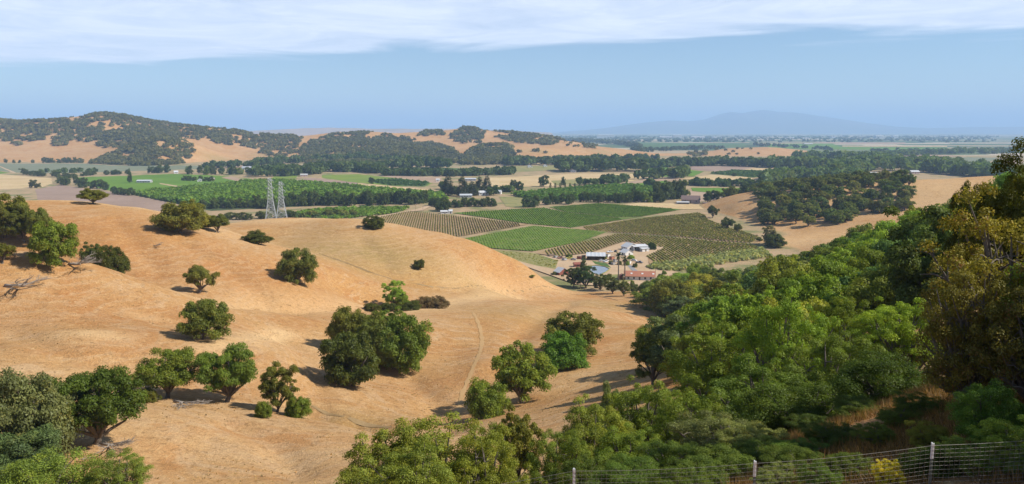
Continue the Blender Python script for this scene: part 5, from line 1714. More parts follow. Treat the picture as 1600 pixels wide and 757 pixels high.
def house(name, label, px, py, w, d, h, rh, rz, wall, roof, cat='house', wins=3, chimney=False, open_front=False, lean=False, ridge_x=True, seed=0, skylights=0, loc=None):
    p = flat(px, py) if loc is None else Vector(loc)
    e = empty(name, (p.x, p.y, 0.12 if loc is None else p.z), rz)
    tag(e, label, cat)
    W, D = w / 2, d / 2
    mb = MB()
    if open_front:
        t = 0.25
        mb.box(-W, W, D - t, D, 0, h)
        mb.box(-W, -W + t, -D, D - t - 0.003, 0, h - 0.004)
        mb.box(W - t, W, -D, D - t - 0.003, 0, h - 0.004)
    else:
        mb.box(-W, W, -D, D, 0, h)
    if not lean:
        if ridge_x:
            mb.prism([(-W + 0.004, -D + 0.004, h), (-W + 0.004, D - 0.004, h), (-W + 0.004, 0, h + rh - 0.05)], (0.2, 0, 0))
            mb.prism([(W - 0.204, -D + 0.004, h), (W - 0.204, D - 0.004, h), (W - 0.204, 0, h + rh - 0.05)], (0.2, 0, 0))
        else:
            mb.prism([(-W + 0.004, -D + 0.004, h), (W - 0.004, -D + 0.004, h), (0, -D + 0.004, h + rh - 0.05)], (0, 0.2, 0))
            mb.prism([(-W + 0.004, D - 0.204, h), (W - 0.004, D - 0.204, h), (0, D - 0.204, h + rh - 0.05)], (0, 0.2, 0))
    mb.build('wall', wall, e)
    o = 0.55; t = 0.14
    rb = MB()
    if lean:
        rb.prism([(-W - o, -D - o, h + 0.05), (-W - o, D + o, h + rh), (-W - o, D + o, h + rh + t), (-W - o, -D - o, h + 0.05 + t)], (w + 2 * o, 0, 0))
    elif ridge_x:
        s = rh / D
        for sg in (-1, 1):
            rb.prism([(-W - o, sg * (D + o), h - o * s + 0.02), (-W - o, 0, h + rh + 0.02), (-W - o, 0, h + rh + t + 0.02), (-W - o, sg * (D + o), h - o * s + t + 0.02)], (w + 2 * o, 0, 0))
    else:
        s = rh / W
        for sg in (-1, 1):
            rb.prism([(sg * (W + o), -D - o, h - o * s + 0.02), (0, -D - o, h + rh + 0.02), (0, -D - o, h + rh + t + 0.02), (sg * (W + o), -D - o, h - o * s + t + 0.02)], (0, d + 2 * o, 0))
    r = rb.build('roof', roof, e)
    if chimney:
        MB().box(W * 0.4, W * 0.4 + 0.8, 0.3, 1.1, h + rh * 0.4, h + rh + 1.0).build('chimney', CONC, r)
    for k in range(skylights):
        x = -W * 0.6 + k * w * 0.36
        s = rh / D
        y = -D * 0.55
        z = h + rh + y * s + 0.19
        MB().prism([(x, y - 0.5, z - 0.5 * s), (x + 1.3, y - 0.5, z - 0.5 * s), (x + 1.3, y + 0.5, z + 0.5 * s), (x, y + 0.5, z + 0.5 * s)], (0, 0, 0.12)).build('skylight', WHITE, r)
    if not open_front:
        n = wins
        for k in range(n):
            x = -W + (k + 0.7) * w / (n + 0.4)
            MB().box(x - 0.6, x + 0.6, -D - 0.03, -D + 0.05, h * 0.38, h * 0.80).build('window', GLASS, e)
        MB().box(-W + 0.15 * w - 0.5 + w * 0.35, -W + 0.15 * w + 0.5 + w * 0.35, -D - 0.05, -D + 0.04, 0.0, min(2.1, h * 0.75)).build('door', DOORM, e)
        for sg in (-1, 1):
            MB().box(sg * (W + 0.03) - 0.04, sg * (W + 0.03) + 0.04, -0.6, 0.6, h * 0.38, h * 0.8).build('window', GLASS, e)
    else:
        for x in (-W * 0.33, W * 0.33):
            MB().box(x - 0.12, x + 0.12, -D, -D + 0.24, 0, h - 0.01).build('post', TIMBER, e)
    return e


hs = house('red_roof_house', 'long house with an orange tiled roof beside the palms', 999, 437.5, 20, 9, 3.2, 2.6, R(-8), WHITE, TILE, wins=5, skylights=3)
house('red_gabled_shed', 'small red roofed annex left of the orange tiled house', 971, 438, 4.5, 4.5, 2.6, 1.4, R(-8), REDW, TILE, 'shed', 1, ridge_x=False)
house('red_barn_shed', 'small red shed with a white metal roof near the left trees', 877, 430, 8, 6, 2.6, 2.6, R(35), REDW, WHITE_ROOF, 'shed', 1, ridge_x=False)
house('white_barn', 'large white barn with pale roof in the middle of the vineyard', 984, 391.5, 11, 9, 3.4, 2.8, R(25), WHITE, WHITE_ROOF, 'barn', 2, ridge_x=False)
house('white_open_shed', 'white open fronted shed on the right of the white barn', 999, 392.5, 12, 7, 4.0, 1.0, R(12), WHITE, WHITE_ROOF, 'shed', 0, open_front=True, lean=True)
house('white_wall_shed', 'low white end building right of the open shed', 1007, 394, 7, 3.5, 2.8, 0.6, R(28), WHITE, WHITE_ROOF, 'shed', 1, lean=True)
house('white_low_barn', 'smaller white barn in front of the large one', 979, 399.5, 8, 7, 2.8, 2.2, R(30), WHITE, WHITE_ROOF, 'barn', 1, ridge_x=False)
sh = house('striped_roof_shed', 'open shed with striped grey sheet roof above the pond', 931, 407, 14, 9, 3.6, 1.6, R(-6), TIMBER, GREYR, 'shed', 0, open_front=True, lean=True)
for k in range(5):
    x = -6 + k * 2.9
    MB().prism([(x, -5.0, 3.84), (x + 1.2, -5.0, 3.84), (x + 1.2, 5.0, 5.41), (x, 5.0, 5.41)], (0, 0, 0.05)).build('roof_sheet', WHITE_ROOF, sh)
house('rust_shed', 'small rust coloured shed left of the pond pine', 902, 418, 5, 4, 2.6, 1.0, R(10), REDW, REDW, 'shed', 1)
house('white_field_shed', 'white low shed at the top edge of the striped vineyard', 695, 334, 10, 6, 2.6, 1.2, R(8), WHITE, WHITE_ROOF, 'shed', 2)
house('white_hut', 'little white hut beside the field shed at the vineyard', 704, 334, 4, 4, 3.2, 1.6, R(8), WHITE, WHITE_ROOF, 'shed', 1)
house('brown_barn', 'large brown roofed barn with pinkish walls at the field corner', 1079, 317.5, 25, 17, 5.2, 5.0, R(-12), BROWNW, BROWNR, 'barn', 3, ridge_x=True)
house('white_lean_to', 'long pale lean-to in front of the brown barn', 1067, 319.5, 16, 6, 2.6, 0.8, R(-5), WHITE, WHITE_ROOF, 'shed', 0, open_front=True, lean=True)
house('dark_red_shed', 'low dark red shed right of the brown barn', 1105, 320.5, 11, 6, 2.6, 1.0, R(-5), REDW, BROWNR, 'shed', 2)
house('white_farmhouse', 'white house at the right foot of the redwoods', 755, 305.5, 15, 10, 4.5, 2.6, R(10), WHITE, WHITE_ROOF, wins=3, chimney=True)
house('white_farm_annex', 'second white house right of the redwood house', 777, 303.5, 13, 9, 4.0, 2.2, R(-10), WHITE, GREYR, wins=3)
house('white_garage', 'tall narrow white building left of the redwood house', 746, 304.5, 5, 6, 6.0, 1.0, R(10), WHITE, WHITE_ROOF, 'shed', 1)
house('grey_roof_house', 'long grey roof showing among the redwoods', 728, 309, 18, 9, 3.6, 1.8, R(5), CONC, GREYR, wins=4)
house('grey_back_house', 'flat grey building behind the redwoods', 735, 283, 22, 12, 4.0, 1.6, R(5), CONC, GREYR, wins=4)
house('white_far_shed', 'small white shed in the tan field left of the redwoods', 684, 284, 7, 6, 4.0, 1.5, 0.2, WHITE, WHITE_ROOF, 'shed', 1)
house('low_farmhouse', 'low grey roofed farmhouse beside the single conifer at far left', 226, 285.5, 26, 12, 3.2, 2.0, 0.05, CONC, GREYR, wins=5)
house('white_field_house', 'small white gabled house on the bright green field', 312, 284, 8, 7, 3.2, 2.4, 0.3, WHITE, WHITE_ROOF, wins=2, ridge_x=False)
house('white_edge_house', 'white house at the far edge of the bright green field', 275, 271.5, 9, 8, 4, 2.6, 0.5, WHITE, WHITE_ROOF, wins=2)
house('tan_garden_house', 'pale house among the garden trees on the green field', 330, 282, 12, 9, 3.4, 2, 0, BROWNW, CONC, wins=3)
for (px, py, w, d, h, wl_, rf, lb) in [(392, 265, 42, 18, 5, WHITE, GREYR, 'pale long warehouse at the left end of the row below the hills'), (415, 264, 30, 16, 5, WHITE, WHITE_ROOF, 'white warehouse second from the left in the row'),
                                       (448, 264.5, 40, 18, 5, BROWNW, CONC, 'tan roofed warehouse in the middle of the row'), (480, 263, 26, 18, 6, WHITE, WHITE_ROOF, 'bright white building at the right end of the warehouse row')]:
    house('warehouse', lb, px, py, w, d, h, 2.5, 0.04, wl_, rf, 'warehouse', 5)
house('white_greenhouse', 'long white low building on the brown field left of the pylons', 457, 285.5, 20, 8, 2.6, 1.4, 0.05, WHITE, WHITE_ROOF, 'shed', 3)
house('tan_roadside_house', 'pale house at the bend left of the yellow green field', 475, 276.5, 15, 10, 4, 2.4, 0.3, BROWNW, CONC, wins=3)
for (px, py, w, lb) in [(828, 262, 12, 'white house left in the tree belt of the far middle'), (852, 261, 10, 'white house right in the tree belt of the far middle'), (895, 269.5, 14, 'white house beside a tall tree in the far middle'),
                        (1056, 272, 10, 'white house beside the tall tree of the right fields'), (1291, 273.5, 16, 'white gabled house at the right end of the tan field'), (1012, 276, 8, 'small white house among trees, right of the straw field')]:
    house('white_house', lb, px, py, w, w * 0.75, 4, 2.6, 0.2, WHITE, WHITE_ROOF, wins=2, ridge_x=False)
for (px, py, w, h, lb) in [(946, 216.5, 220, 42, 'long white factory hall left on the far plain'), (1058, 216.5, 110, 40, 'white factory hall in the middle of the far plain'), (1040, 216.8, 150, 24, 'low pale hall beside the middle factory'), (1090, 216.8, 160, 24, 'low pale hall right of the middle factory'),
                           (1120, 216.3, 120, 14, 'pale hall among the trees of the far town'), (1373, 217, 90, 34, 'white hall on the right of the far plain'), (1398, 216.6, 70, 36, 'white cube shaped hall farthest right on the plain'),
                           (1235, 217.3, 90, 13, 'low white hall in the far town, right part'), (1258, 217.6, 70, 12, 'small white hall right of the low one in the far town'), (1302, 216.4, 70, 14, 'white hall between the two wind turbines')]:
    house('factory_hall', lb, px, py, w, 60, h, 4, 0.0, WHITE, WHITE_ROOF, 'hall', 6)
for (px, py, lb) in [(1262, 226, 'white farm building on the green far plain'), (1012, 236, 'pale house at the foot of the golden far hill'), (1345, 257, 'tan house among the woods at right'), (1362, 275, 'pale roof in the wood left of the golden spur'), (1428, 272, 'tan roof in the wood above the golden spur'), (1252, 246, 'pale building left in the right woods')]:
    p_ = flat(px, py)
    house('far_house', lb, px, py, 0.011 * p_.y, 0.007 * p_.y, 5, 3, 0.1, BROWNW, WHITE_ROOF, wins=3)


# ------------------------------------------------------------------ pylons
def pylon(px, Y, top, label):
    p = G(px, Y)
    Ht = P(px, top, Y).z - p.z
    e = tag(empty('transmission_tower', p, R(12)), label, 'pylon', 'transmission towers')
    wb, wm, wt, zm = 7.4, 2.3, 1.35, Ht * 0.60

    def half(z):
        return wb + (wm - wb) * (z / zm) ** 0.85 if z < zm else wm + (wt - wm) * (z - zm) / (Ht - zm)
    rl = 0.26
    lv = [0, Ht * .14, Ht * .27, Ht * .38, Ht * .47, Ht * .54, Ht * .60, Ht * .67, Ht * .74, Ht * .81, Ht * .88, Ht * .95, Ht]
    for sx, sy in ((-1, -1), (1, -1), (1, 1), (-1, 1)):
        MB().tube([(sx * half(z) / 1, sy * half(z), z - (0.6 if z == 0 else 0)) for z in lv], [rl * (1 - 0.4 * z / Ht) for z in lv], 4).build('leg', STEEL, e)
    for side in range(4):
        b = MB()
        c4 = [(-1, -1), (1, -1), (1, 1), (-1, 1)]
        a_, b_ = c4[side], c4[(side + 1) % 4]
        for z0, z1 in zip(lv[:-1], lv[1:]):
            h0, h1_ = half(z0), half(z1)
            A0 = (a_[0] * h0, a_[1] * h0, z0); B0 = (b_[0] * h0, b_[1] * h0, z0)
            A1 = (a_[0] * h1_, a_[1] * h1_, z1); B1 = (b_[0] * h1_, b_[1] * h1_, z1)
            b.tube([A0, B1], [0.13, 0.13], 4); b.tube([B0, A1], [0.13, 0.13], 4); b.tube([A1, B1], [0.13, 0.13], 4)
            if z1 < Ht * 0.5:
                m = [(A0[i] + B1[i] + B0[i] + A1[i]) / 4 for i in range(3)]
                ml = [(A0[i] + A1[i]) / 2 for i in range(3)]; mr = [(B0[i] + B1[i]) / 2 for i in range(3)]
                b.tube([ml, m], [0.1, 0.1], 4); b.tube([mr, m], [0.1, 0.1], 4)
        b.build('bracing', STEEL, e)
    for zz, L in ((Ht * 0.66, 3.6), (Ht * 0.80, 4.2), (Ht * 0.945, 3.5)):
        b = MB()
        for sg in (-1, 1):
            hw = half(zz)
            for sy in (-1, 1):
                b.tube([(sg * hw, sy * hw, zz), (sg * L, 0, zz + 0.15)], [0.14, 0.1], 4)
                b.tube([(sg * half(zz + 1.8), sy * half(zz + 1.8), zz + 1.8), (sg * L, 0, zz + 0.2)], [0.12, 0.1], 4)
        arm = b.build('crossarm', STEEL, e)
        for sg in (-1, 1):
            MB().tube([(sg * L, 0, zz + 0.1), (sg * L, 0, zz - 0.5), (sg * L, 0, zz - 1.9)], [0.08, 0.2, 0.14], 6).build('insulator', CONC, arm)
    return e


pylon(424.5, 800, 278.5, 'taller left lattice pylon rising behind the third golden hill')
pylon(441, 815, 284.5, 'shorter right lattice pylon rising behind the third golden hill')


def pole(px, base, top, label, loc=None):
    p = flat(px, base)
    h = P(px, top, p.y).z
    e = tag(empty('utility_pole', p), label, 'pole')
    MB().tube([(0, 0, -0.3), (0, 0, h)], [0.17, 0.12], 6).build('shaft', TIMBER, e)
    MB().box(-1.1, 1.1, -0.06, 0.06, h - 0.8, h - 0.62).build('crossarm', TIMBER, e)


pole(907, 452, 436, 'pale pole rising among the dark trees before the pond')
pole(1024, 437, 419, 'white pole at the right end of the orange tiled house')
pole(649, 330, 321, 'pole at the far corner of the striped vineyard')
pole(661, 331, 322, 'pole beside the road bend above the striped vineyard')


# ------------------------------------------------------------------ palms
def palm(px, base, top, label, seed, fan):
    p = flat(px, base)
    h = P(px, top, p.y).z - 1.2
    e = tag(empty('palm_tree', p), label, 'palm')
    rng = np.random.default_rng(seed)
    MB().tube([(0, 0, -0.3), (0.1, 0, h * 0.3), (-0.05, 0, h * 0.7), (0, 0, h)], [0.55, 0.42, 0.36, 0.32], 8).build('trunk', M_BARK, e, True)
    mesh = None
    for k in range(26):
        mb = MB()
        L = fan; w = 0.55
        mb.v += [(0, -0.08, 0), (0, 0.08, 0), (L * .45, -w, 0.35), (L * .45, w, 0.35), (L * .85, -w * .7, -0.1), (L * .85, w * .7, -0.1), (L * 1.1, 0, -0.7)]
        mb.f += [(0, 2, 3, 1), (2, 4, 5, 3), (4, 6, 5)]
        if mesh is None:
            mesh = mb.mesh('frond', M_LEAF)
            tint_attr(mesh, rng.random((3, 3)))
        o = link(bpy.data.objects.new('frond', mesh), e)
        o.location = (0, 0, h)
        o.rotation_euler = (0, rng.uniform(-1.1, 0.75), rng.uniform(0, 6.28))
        o.color = (0.06, 0.075, 0.03, 1)
    sk = MB().tube([(0, 0, h - 2.6), (0, 0, h - 1.2), (0, 0, h - 0.1)], [0.5, 0.95, 0.6], 9)
    sk.build('dead_frond_skirt', TIMBER, e, True)


palm(966, 441, 398, 'taller left palm in front of the farm yard, beside the house', 3, 4.0)
palm(976, 439, 402, 'shorter right palm behind the orange tiled house', 4, 3.4)
palm(973.5, 440, 427, 'slim cypress like palm by the red annex', 5, 1.0)


# ------------------------------------------------------------------ vehicles and yard clutter
TYRE = plain('tyre_rubber', (0.02, 0.02, 0.02), 0.9, 0.1, 1)


def car(px, py, rz, col, label, kind='car'):
    p = flat(px, py)
    e = tag(empty('parked_' + kind, (p.x, p.y, 0.72), rz), label, kind)
    m = plain('paint_%d_%d_%d' % tuple(int(c * 100) for c in col), col, 0.35, 0.05, 1, spec=0.5)
    L, W, Hh = (2.2, 0.9, 0.75) if kind == 'car' else (2.7, 1.0, 0.85)
    b = MB().prism([(-L, -W, 0.3), (L, -W, 0.3), (L, -W, 0.75), (L * 0.5, -W, 0.95), (-L * 0.95, -W, 0.95)], (0, 2 * W, 0)).build('body', m, e)
    if kind == 'car':
        MB().prism([(-L * 0.7, -W * .88, 0.953), (L * 0.42, -W * .88, 0.953), (L * 0.15, -W * .88, 1.45), (-L * 0.5, -W * .88, 1.45)], (0, 1.76 * W, 0)).build('cabin', GLASS, e)
        MB().box(-L * 0.48, L * 0.13, -W * .86, W * .86, 1.453, 1.5).build('roof', m, e)
    else:
        MB().prism([(-L * 0.1, -W * .9, 0.953), (L * 0.5, -W * .9, 0.953), (L * 0.3, -W * .9, 1.6), (-L * 0.1, -W * .9, 1.6)], (0, 1.8 * W, 0)).build('cabin', GLASS, e)
        MB().box(-L * .09, L * 0.28, -W * .88, W * .88, 1.603, 1.66).build('roof', m, e)
    tm = MB().tube([(0, -0.12, 0), (0, 0.12, 0)], [0.33, 0.33], 10).mesh('wheel', TYRE)
    for sx in (-0.62, 0.62):
        for sy in (-1, 1):
            o = link(bpy.data.objects.new('wheel', tm), e); o.location = (sx * L, sy * W, 0.33)


car(953, 396, 0.4, (0.75, 0.75, 0.74), 'white van shaped pickup by the vineyard edge above the yard', 'pickup')
car(962, 395, 1.2, (0.05, 0.055, 0.07), 'dark car right of the white pickup above the yard')
car(990.5, 409.5, -0.5, (0.75, 0.75, 0.75), 'white car parked below the bright green tree')
car(999, 412.5, -0.6, (0.10, 0.11, 0.13), 'dark pickup parked right of the white car', 'pickup')
car(940, 410, 0.2, (0.6, 0.6, 0.6), 'silver car beside the striped roof shed')
car(947, 411, 0.9, (0.72, 0.72, 0.72), 'white pickup right of the striped roof shed', 'pickup')
car(889, 406, 0.1, (0.55, 0.5, 0.08), 'yellow truck left in the yard', 'pickup')
car(896, 408, -0.3, (0.35, 0.34, 0.34), 'grey car right of the yellow truck')
car(876, 405.5, 0.2, (0.25, 0.09, 0.06), 'rusty pickup at the left end of the yard', 'pickup')
crc = random.Random(14)


def crate(px, py, label, w, d, h, m):
    p = flat(px, py)
    e = tag(empty('crate_stack', (p.x, p.y, 0.74), crc.uniform(0, 3)), label, 'crate')
    MB().box(-w / 2, w / 2, -d / 2, d / 2, 0.12, h).build('box', m, e)
    MB().box(-w / 2 - .05, w / 2 + .05, -d / 2 - .05, d / 2 + .05, h + 0.003, h + 0.1).build('lid', TIMBER, e)
    for s in (-1, 1):
        MB().box(s * w * 0.35 - 0.1, s * w * 0.35 + 0.1, -d / 2, d / 2, 0, 0.115).build('skid', TIMBER, e)


for (px, py, w, d, h, m, lb) in [(861, 402, 3.5, 2, 1.4, TIMBER, 'brown bin at the left tip of the yard'), (868, 404, 3, 2, 1.6, CONC, 'grey bin left of the rusty pickup'), (882, 408, 4, 2.2, 1.5, GREYR, 'grey container below the yellow truck'), (905, 406, 3, 3, 2.0, REDW, 'red brown stack left of the striped shed'),
                                 (912, 405, 3, 2, 2.2, TIMBER, 'brown stack touching the striped shed'), (950, 403, 3, 2.4, 2.2, WHITE, 'white box right of the striped shed'), (956, 407, 3, 3, 2.3, TILE, 'orange brown stack in the middle of the yard'), (961, 411, 3, 2, 2.0, CONC, 'grey stack left of the tall palm'),
                                 (969, 400, 3, 2.4, 1.8, WHITE, 'white box before the smaller white barn'), (958, 415, 3, 2, 1.6, CONC, 'grey bin between pond and tall palm'), (983, 414, 4.5, 2.2, 2.0, WHITE, 'white trailer box right of the short palm')]:
    crate(px, py, lb, w, d, h, m)
# grey drive in front of the house
field('driveway', [(978, 414), (986, 416), (1000, 428), (994, 430), (984, 421)], plain('driveway_gravel', (0.25, 0.24, 0.23), 0.95, 0.2, 0.5))


# ------------------------------------------------------------------ cattle
def cow(px, py, rz, label):
    p = at(px, py)
    mb = MB()
    mb.tube([(-1.05, 0, 1.0), (-0.95, 0, 1.05), (-0.5, 0, 1.0), (0.1, 0, 0.97), (0.6, 0, 1.05), (0.95, 0, 1.1), (1.2, 0, 1.05), (1.45, 0, 0.75), (1.6, 0, 0.5), (1.72, 0, 0.35)], [0.12, 0.34, 0.38, 0.42, 0.42, 0.34, 0.22, 0.17, 0.17, 0.09], 8)
    for sx in (-0.8, 0.7):
        for sy in (-0.2, 0.2):
            mb.tube([(sx, sy, 0.85), (sx + (-0.08 if sx < 0 else 0.04), sy, 0.45), (sx, sy, 0.0)], [0.15, 0.08, 0.06], 6)
    mb.tube([(-1.0, 0, 1.2), (-1.2, 0, 0.9), (-1.2, 0, 0.5)], [0.05, 0.03, 0.05], 4)
    for s in (-1, 1):
        mb.tube([(1.42, s * 0.12, 0.85), (1.4, s * 0.32, 0.88)], [0.05, 0.03], 4)
    o = mb.build('cow', plain('dark_cow_hide', (0.035, 0.028, 0.024), 0.8, 0.2, 2), None, True)
    o.location = p; o.rotation_euler = (0, 0, rz)
    tag(o, label, 'cow', 'cattle below the bare bank')


cow(1172, 367.5, 0.3, 'leftmost dark cow grazing below the bare golden bank')
cow(1176.5, 369, 2.6, 'second dark cow grazing below the bare golden bank')
cow(1179, 371.5, 1.4, 'lowest dark cow grazing below the bare golden bank')
cow(1182, 369.5, 0.0, 'rightmost dark cow grazing below the bare golden bank')


# ------------------------------------------------------------------ wind turbines far out
def turbine(px, base, top, label, Y=None, group=None):
    p = flat(px, base) if Y is None else Vector((ray(px, base)[0] * Y, Y, P(px, base, Y).z))
    h = (P(px, top, p.y).z - p.z) * 0.64
    e = tag(empty('wind_turbine', p), label, 'wind turbine', group)
    MB().tube([(0, 0, -2), (0, 0, h)], [h * 0.03, h * 0.018], 8).build('tower', WHITE, e)
    hub = MB().box(-h * .018, h * .018, -h * .06, h * .05, h - h * .018, h + h * .022).build('nacelle', WHITE, e)
    rot = (int(px) * 37 % 120)
    for k in range(3):
        a = R(rot + 120 * k)
        dx_, dz_ = math.sin(a), math.cos(a)
        L = h * 0.55
        MB().prism([(dz_ * h * .02, -h * .065, h - dx_ * h * .02), (dx_ * L, -h * .065, h + dz_ * L), (-dz_ * h * .02, -h * .065, h + dx_ * h * .02)], (0, h * .012, 0)).build('blade', WHITE, e)


turbine(1315, 213, 202.5, 'white wind turbine on the far plain, left of two')
turbine(1348.5, 212, 202, 'white wind turbine on the far plain, right of two')
for k, px in enumerate([424, 462, 473, 482, 496, 506, 541, 556, 571, 610, 622]):
    turbine(px, 201.5, 194.5 + (k * 7 % 3), 'tiny white wind turbine on the hazy ridge at the horizon', Y=12950, group='wind turbines on the horizon ridge')


# ------------------------------------------------------------------ fallen dead trees
def dead_tree(px, base, length_px, ang, label, seed, flatness=0.35, root=True, name='fallen_tree'):
    p = at(px, base)
    L = length_px * p.y / F
    rng = random.Random(seed)
    e = tag(empty(name, p + Vector((0, 0, 0.12)), ang), label, 'dead tree')
    mb = MB()
    mb.tube([(0, 0, 0.1), (L * 0.2, 0.1, 0.15), (L * 0.42, 0, 0.25)], [L * 0.035, L * 0.03, L * 0.024], 7)
    mb.build('trunk', M_DEAD, e, True)

    def branch(b, a, d, ln, r, depth):
        mid = a + d * ln * 0.5 + Vector((rng.uniform(-.1, .1), rng.uniform(-.1, .1), rng.uniform(-.05, .1))) * ln
        end = a + d * ln + Vector((rng.uniform(-.15, .15), rng.uniform(-.15, .15), rng.uniform(-.1, .12))) * ln
        end.z = max(0.02, end.z); mid.z = max(0.05, mid.z)
        b.tube([a, mid, end], [r, r * 0.7, r * 0.35], 5, False)
        if depth > 0:
            for _ in range(3):
                st = a.lerp(end, rng.uniform(0.35, 0.95))
                nd = (d + Vector((rng.uniform(-.9, .9), rng.uniform(-.9, .9), rng.uniform(-.25, .5) * flatness * 2))).normalized()
                branch(b, st, nd, ln * rng.uniform(0.45, 0.7), r * 0.5, depth - 1)
    for k in range(7):
        b = MB()
        d = Vector((rng.uniform(0.5, 1), rng.uniform(-0.9, 0.9), rng.uniform(0.0, 0.6) * flatness * 2)).normalized()
        branch(b, Vector((L * rng.uniform(0.2, 0.42), 0, 0.2)), d, L * rng.uniform(0.3, 0.5), L * 0.016, 3)
        b.build('branch', M_DEAD, e, True)


dead_tree(108, 414, 62, R(-25), 'silvery fallen tree beside the big low oak on the left hill', 1)
dead_tree(8, 448, 72, R(-8), 'weathered fallen tree sprawled on the slope at the left edge', 2, 0.25)
dead_tree(272, 629, 60, R(-30), 'thin fallen branch below the middle oak of the row of three', 3, 0.1, name='fallen_branch')
dead_tree(158, 697, 75, R(-22), 'bare forked branch lying right of the pale trunk', 4, 0.35, name='fallen_branch')
dead_tree(122, 722, 22, R(4), 'short pale log on the grass above the leafy treetop', 5, 0.05, name='fallen_branch')
dead_tree(240, 385, 18, R(-20), 'faint grey branch lying on the red slope of the left hill', 6, 0.3, name='fallen_branch')


# ------------------------------------------------------------------ wire fence in the foreground
def fence():
    FY = 12.0
    m_wire = plain('fence_wire', (0.24, 0.22, 0.20), 0.5, 0.3, 20, metal=0.3)
    m_white = plain('white_post_top', (0.58, 0.58, 0.57), 0.6, 0.1, 8)
    m_green = plain('dark_post_steel', (0.10, 0.115, 0.10), 0.6, 0.2, 8)
    tops = [(615, 776, 12.6), (897, 733, 12.2), (1180, 721, 12.0), (1458, 693, 12.0), (1740, 672, 12.0)]
    pt = [P(a, b, d) for a, b, d in tops]
    e = tag(empty('wire_fence', (pt[1].x, pt[1].y, pt[1].z - 1.3)), 'wire mesh fence with white topped steel posts along the bottom right', 'fence')
    o0 = e.location.copy()
    hpost = 1.45
    for p in pt:
        q = p - o0
        mb = MB().box(q.x - 0.020, q.x + 0.020, q.y - 0.006, q.y + 0.006, q.z - hpost, q.z - 0.264).box(q.x - 0.006, q.x + 0.006, q.y + 0.0065, q.y + 0.045, q.z - hpost, q.z - 0.264)
        po = mb.build('post', m_green, e)
        MB().box(q.x - 0.022, q.x + 0.022, q.y - 0.008, q.y + 0.008, q.z - 0.262, q.z).box(q.x - 0.007, q.x + 0.007, q.y + 0.0085, q.y + 0.047, q.z - 0.262, q.z).build('painted_top', m_white, po)
    nw = 17
    for k in range(nw):
        drop = 0.03 + k * 0.068
        path = []
        for a, b in zip(pt[:-1], pt[1:]):
            n = 14
            for i in range(n):
                u = i / n
                q = a.lerp(b, u) - o0
                sag = 0.035 * 4 * u * (1 - u)
                path.append((q.x, q.y - 0.014, q.z - drop - sag))
        q = pt[-1] - o0; path.append((q.x, q.y - 0.014, q.z - drop))
        MB().tube(path, [0.0020 if k else 0.0026] * len(path), 4, False).build('wire', m_wire, e)
    me = MB().tube([(0, 0, 0), (0, 0, -0.03 - (nw - 1) * 0.068 + 0.03)], [0.0018, 0.0018], 4, False).mesh('stay', m_wire)
    kn = 0
    for a, b in zip(pt[1:-1], pt[2:]):
        n = 36
        for i in range(n):
            u = (i + 0.5) / n
            q = a.lerp(b, u) - o0
            s = link(bpy.data.objects.new('stay', me), e)
            s.location = (q.x, q.y - 0.018, q.z - 0.03 - 0.035 * 4 * u * (1 - u))
    a, b = pt[0], pt[1]
    for i in range(26):
        u = (i + 0.5) / 26
        q = a.lerp(b, u) - o0
        s = link(bpy.data.objects.new('stay', me), e); s.location = (q.x, q.y - 0.018, q.z - 0.03 - 0.035 * 4 * u * (1 - u))


fence()


# ------------------------------------------------------------------ dry grass on the near bank
def near_grass():
    rng = np.random.default_rng(3)
    n = 70000
    y = rng.uniform(12.3, 42, n); px = rng.uniform(1150, 1720, n)
    x = (px - 800) / F * y
    z = H(x, y)
    keep = vnoise(x, y, 1.6, 4) > 0.15
    x, y, z = x[keep], y[keep], z[keep]
    n = len(x)
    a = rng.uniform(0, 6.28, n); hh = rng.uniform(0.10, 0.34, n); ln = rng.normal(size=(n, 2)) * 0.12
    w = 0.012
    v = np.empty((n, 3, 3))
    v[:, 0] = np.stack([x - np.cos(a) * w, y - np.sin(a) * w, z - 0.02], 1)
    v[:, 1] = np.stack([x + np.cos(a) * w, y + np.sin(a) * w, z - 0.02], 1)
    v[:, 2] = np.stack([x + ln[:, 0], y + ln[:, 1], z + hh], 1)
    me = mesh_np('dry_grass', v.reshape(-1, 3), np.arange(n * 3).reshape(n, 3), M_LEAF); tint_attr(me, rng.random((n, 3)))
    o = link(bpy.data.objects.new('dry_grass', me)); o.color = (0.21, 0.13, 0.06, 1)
    tag(o, 'reddish dry grass on the shaded bank behind the fence', 'grass', kind='stuff')


near_grass()


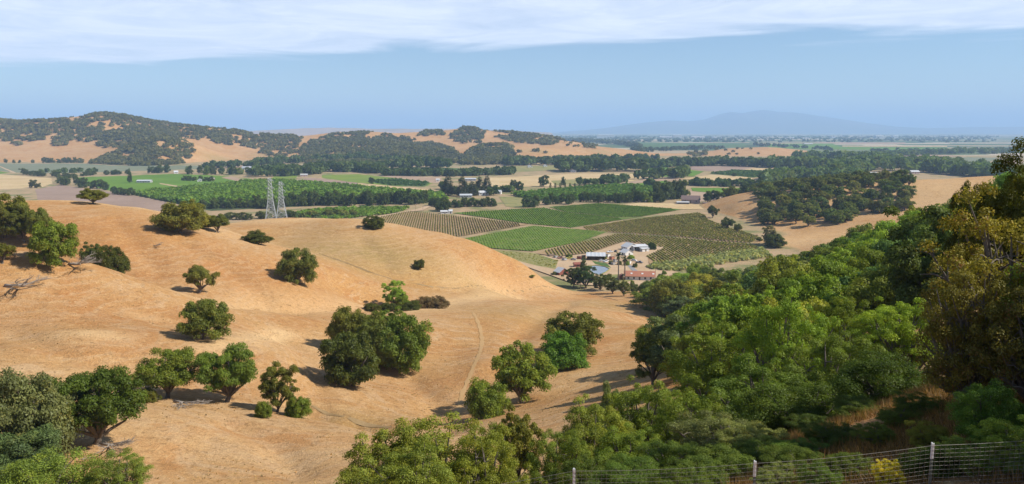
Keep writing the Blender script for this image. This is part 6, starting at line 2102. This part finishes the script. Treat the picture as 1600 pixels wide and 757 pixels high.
def hill_weeds():
    """tufts, thistles and clods over the dry slopes"""
    rng = np.random.default_rng(8)
    n = 9000
    y = 70 + 260 * rng.random(n) ** 1.4; px = rng.uniform(-40, 1000, n)
    x = (px - 800) / F * y
    k = (vnoise(x, y, 14, 21) * 0.6 + vnoise(x, y, 4, 22) * 0.4) > 0.52
    x, y = x[k], y[k]
    z = H(x, y)
    n = len(x)
    m = 5
    s = rng.uniform(0.08, 0.24, n)
    a = rng.uniform(0, 6.28, (n, m)); rr = s[:, None] * rng.uniform(0.1, 0.7, (n, m))
    cx = x[:, None] + np.cos(a) * rr; cyy = y[:, None] + np.sin(a) * rr
    w = s[:, None] * 0.45
    tip = s[:, None] * rng.uniform(0.5, 1.3, (n, m))
    v = np.empty((n, m, 3, 3))
    v[..., 0, :] = np.stack([cx - w * np.sin(a), cyy + w * np.cos(a), np.broadcast_to(z[:, None] - 0.03, cx.shape)], -1)
    v[..., 1, :] = np.stack([cx + w * np.sin(a), cyy - w * np.cos(a), np.broadcast_to(z[:, None] - 0.03, cx.shape)], -1)
    v[..., 2, :] = np.stack([cx + np.cos(a) * w * 0.6, cyy + np.sin(a) * w * 0.6, z[:, None] + tip * 0.7], -1)
    me = mesh_np('dry_weeds', v.reshape(-1, 3), np.arange(n * m * 3).reshape(-1, 3), M_LEAF)
    tint_attr(me, np.repeat(rng.random((n, 3)), m, 0))
    o = link(bpy.data.objects.new('dry_weeds', me)); o.color = (0.40, 0.29, 0.16, 1)
    tag(o, 'dry weeds and grass tufts scattered over the golden slopes', 'weeds', kind='stuff')


hill_weeds()

# ------------------------------------------------------------------ haze
def haze():
    m = bpy.data.materials.new('haze_air'); m.use_nodes = True
    n, l = m.node_tree.nodes, m.node_tree.links
    n.clear()
    v = n.new('ShaderNodeVolumePrincipled')
    v.inputs['Color'].default_value = (0.47, 0.69, 1.0, 1)
    v.inputs['Density'].default_value = 7.2e-5
    v.inputs['Anisotropy'].default_value = 0.0
    o = n.new('ShaderNodeOutputMaterial'); l.new(v.outputs[0], o.inputs['Volume'])
    S = 74000
    ob = MB().box(-S, S, -S, S, -6, 990).build('haze', m)
    tag(ob, 'thin blue haze lying over the valley and far plain', 'haze', kind='stuff')


haze()
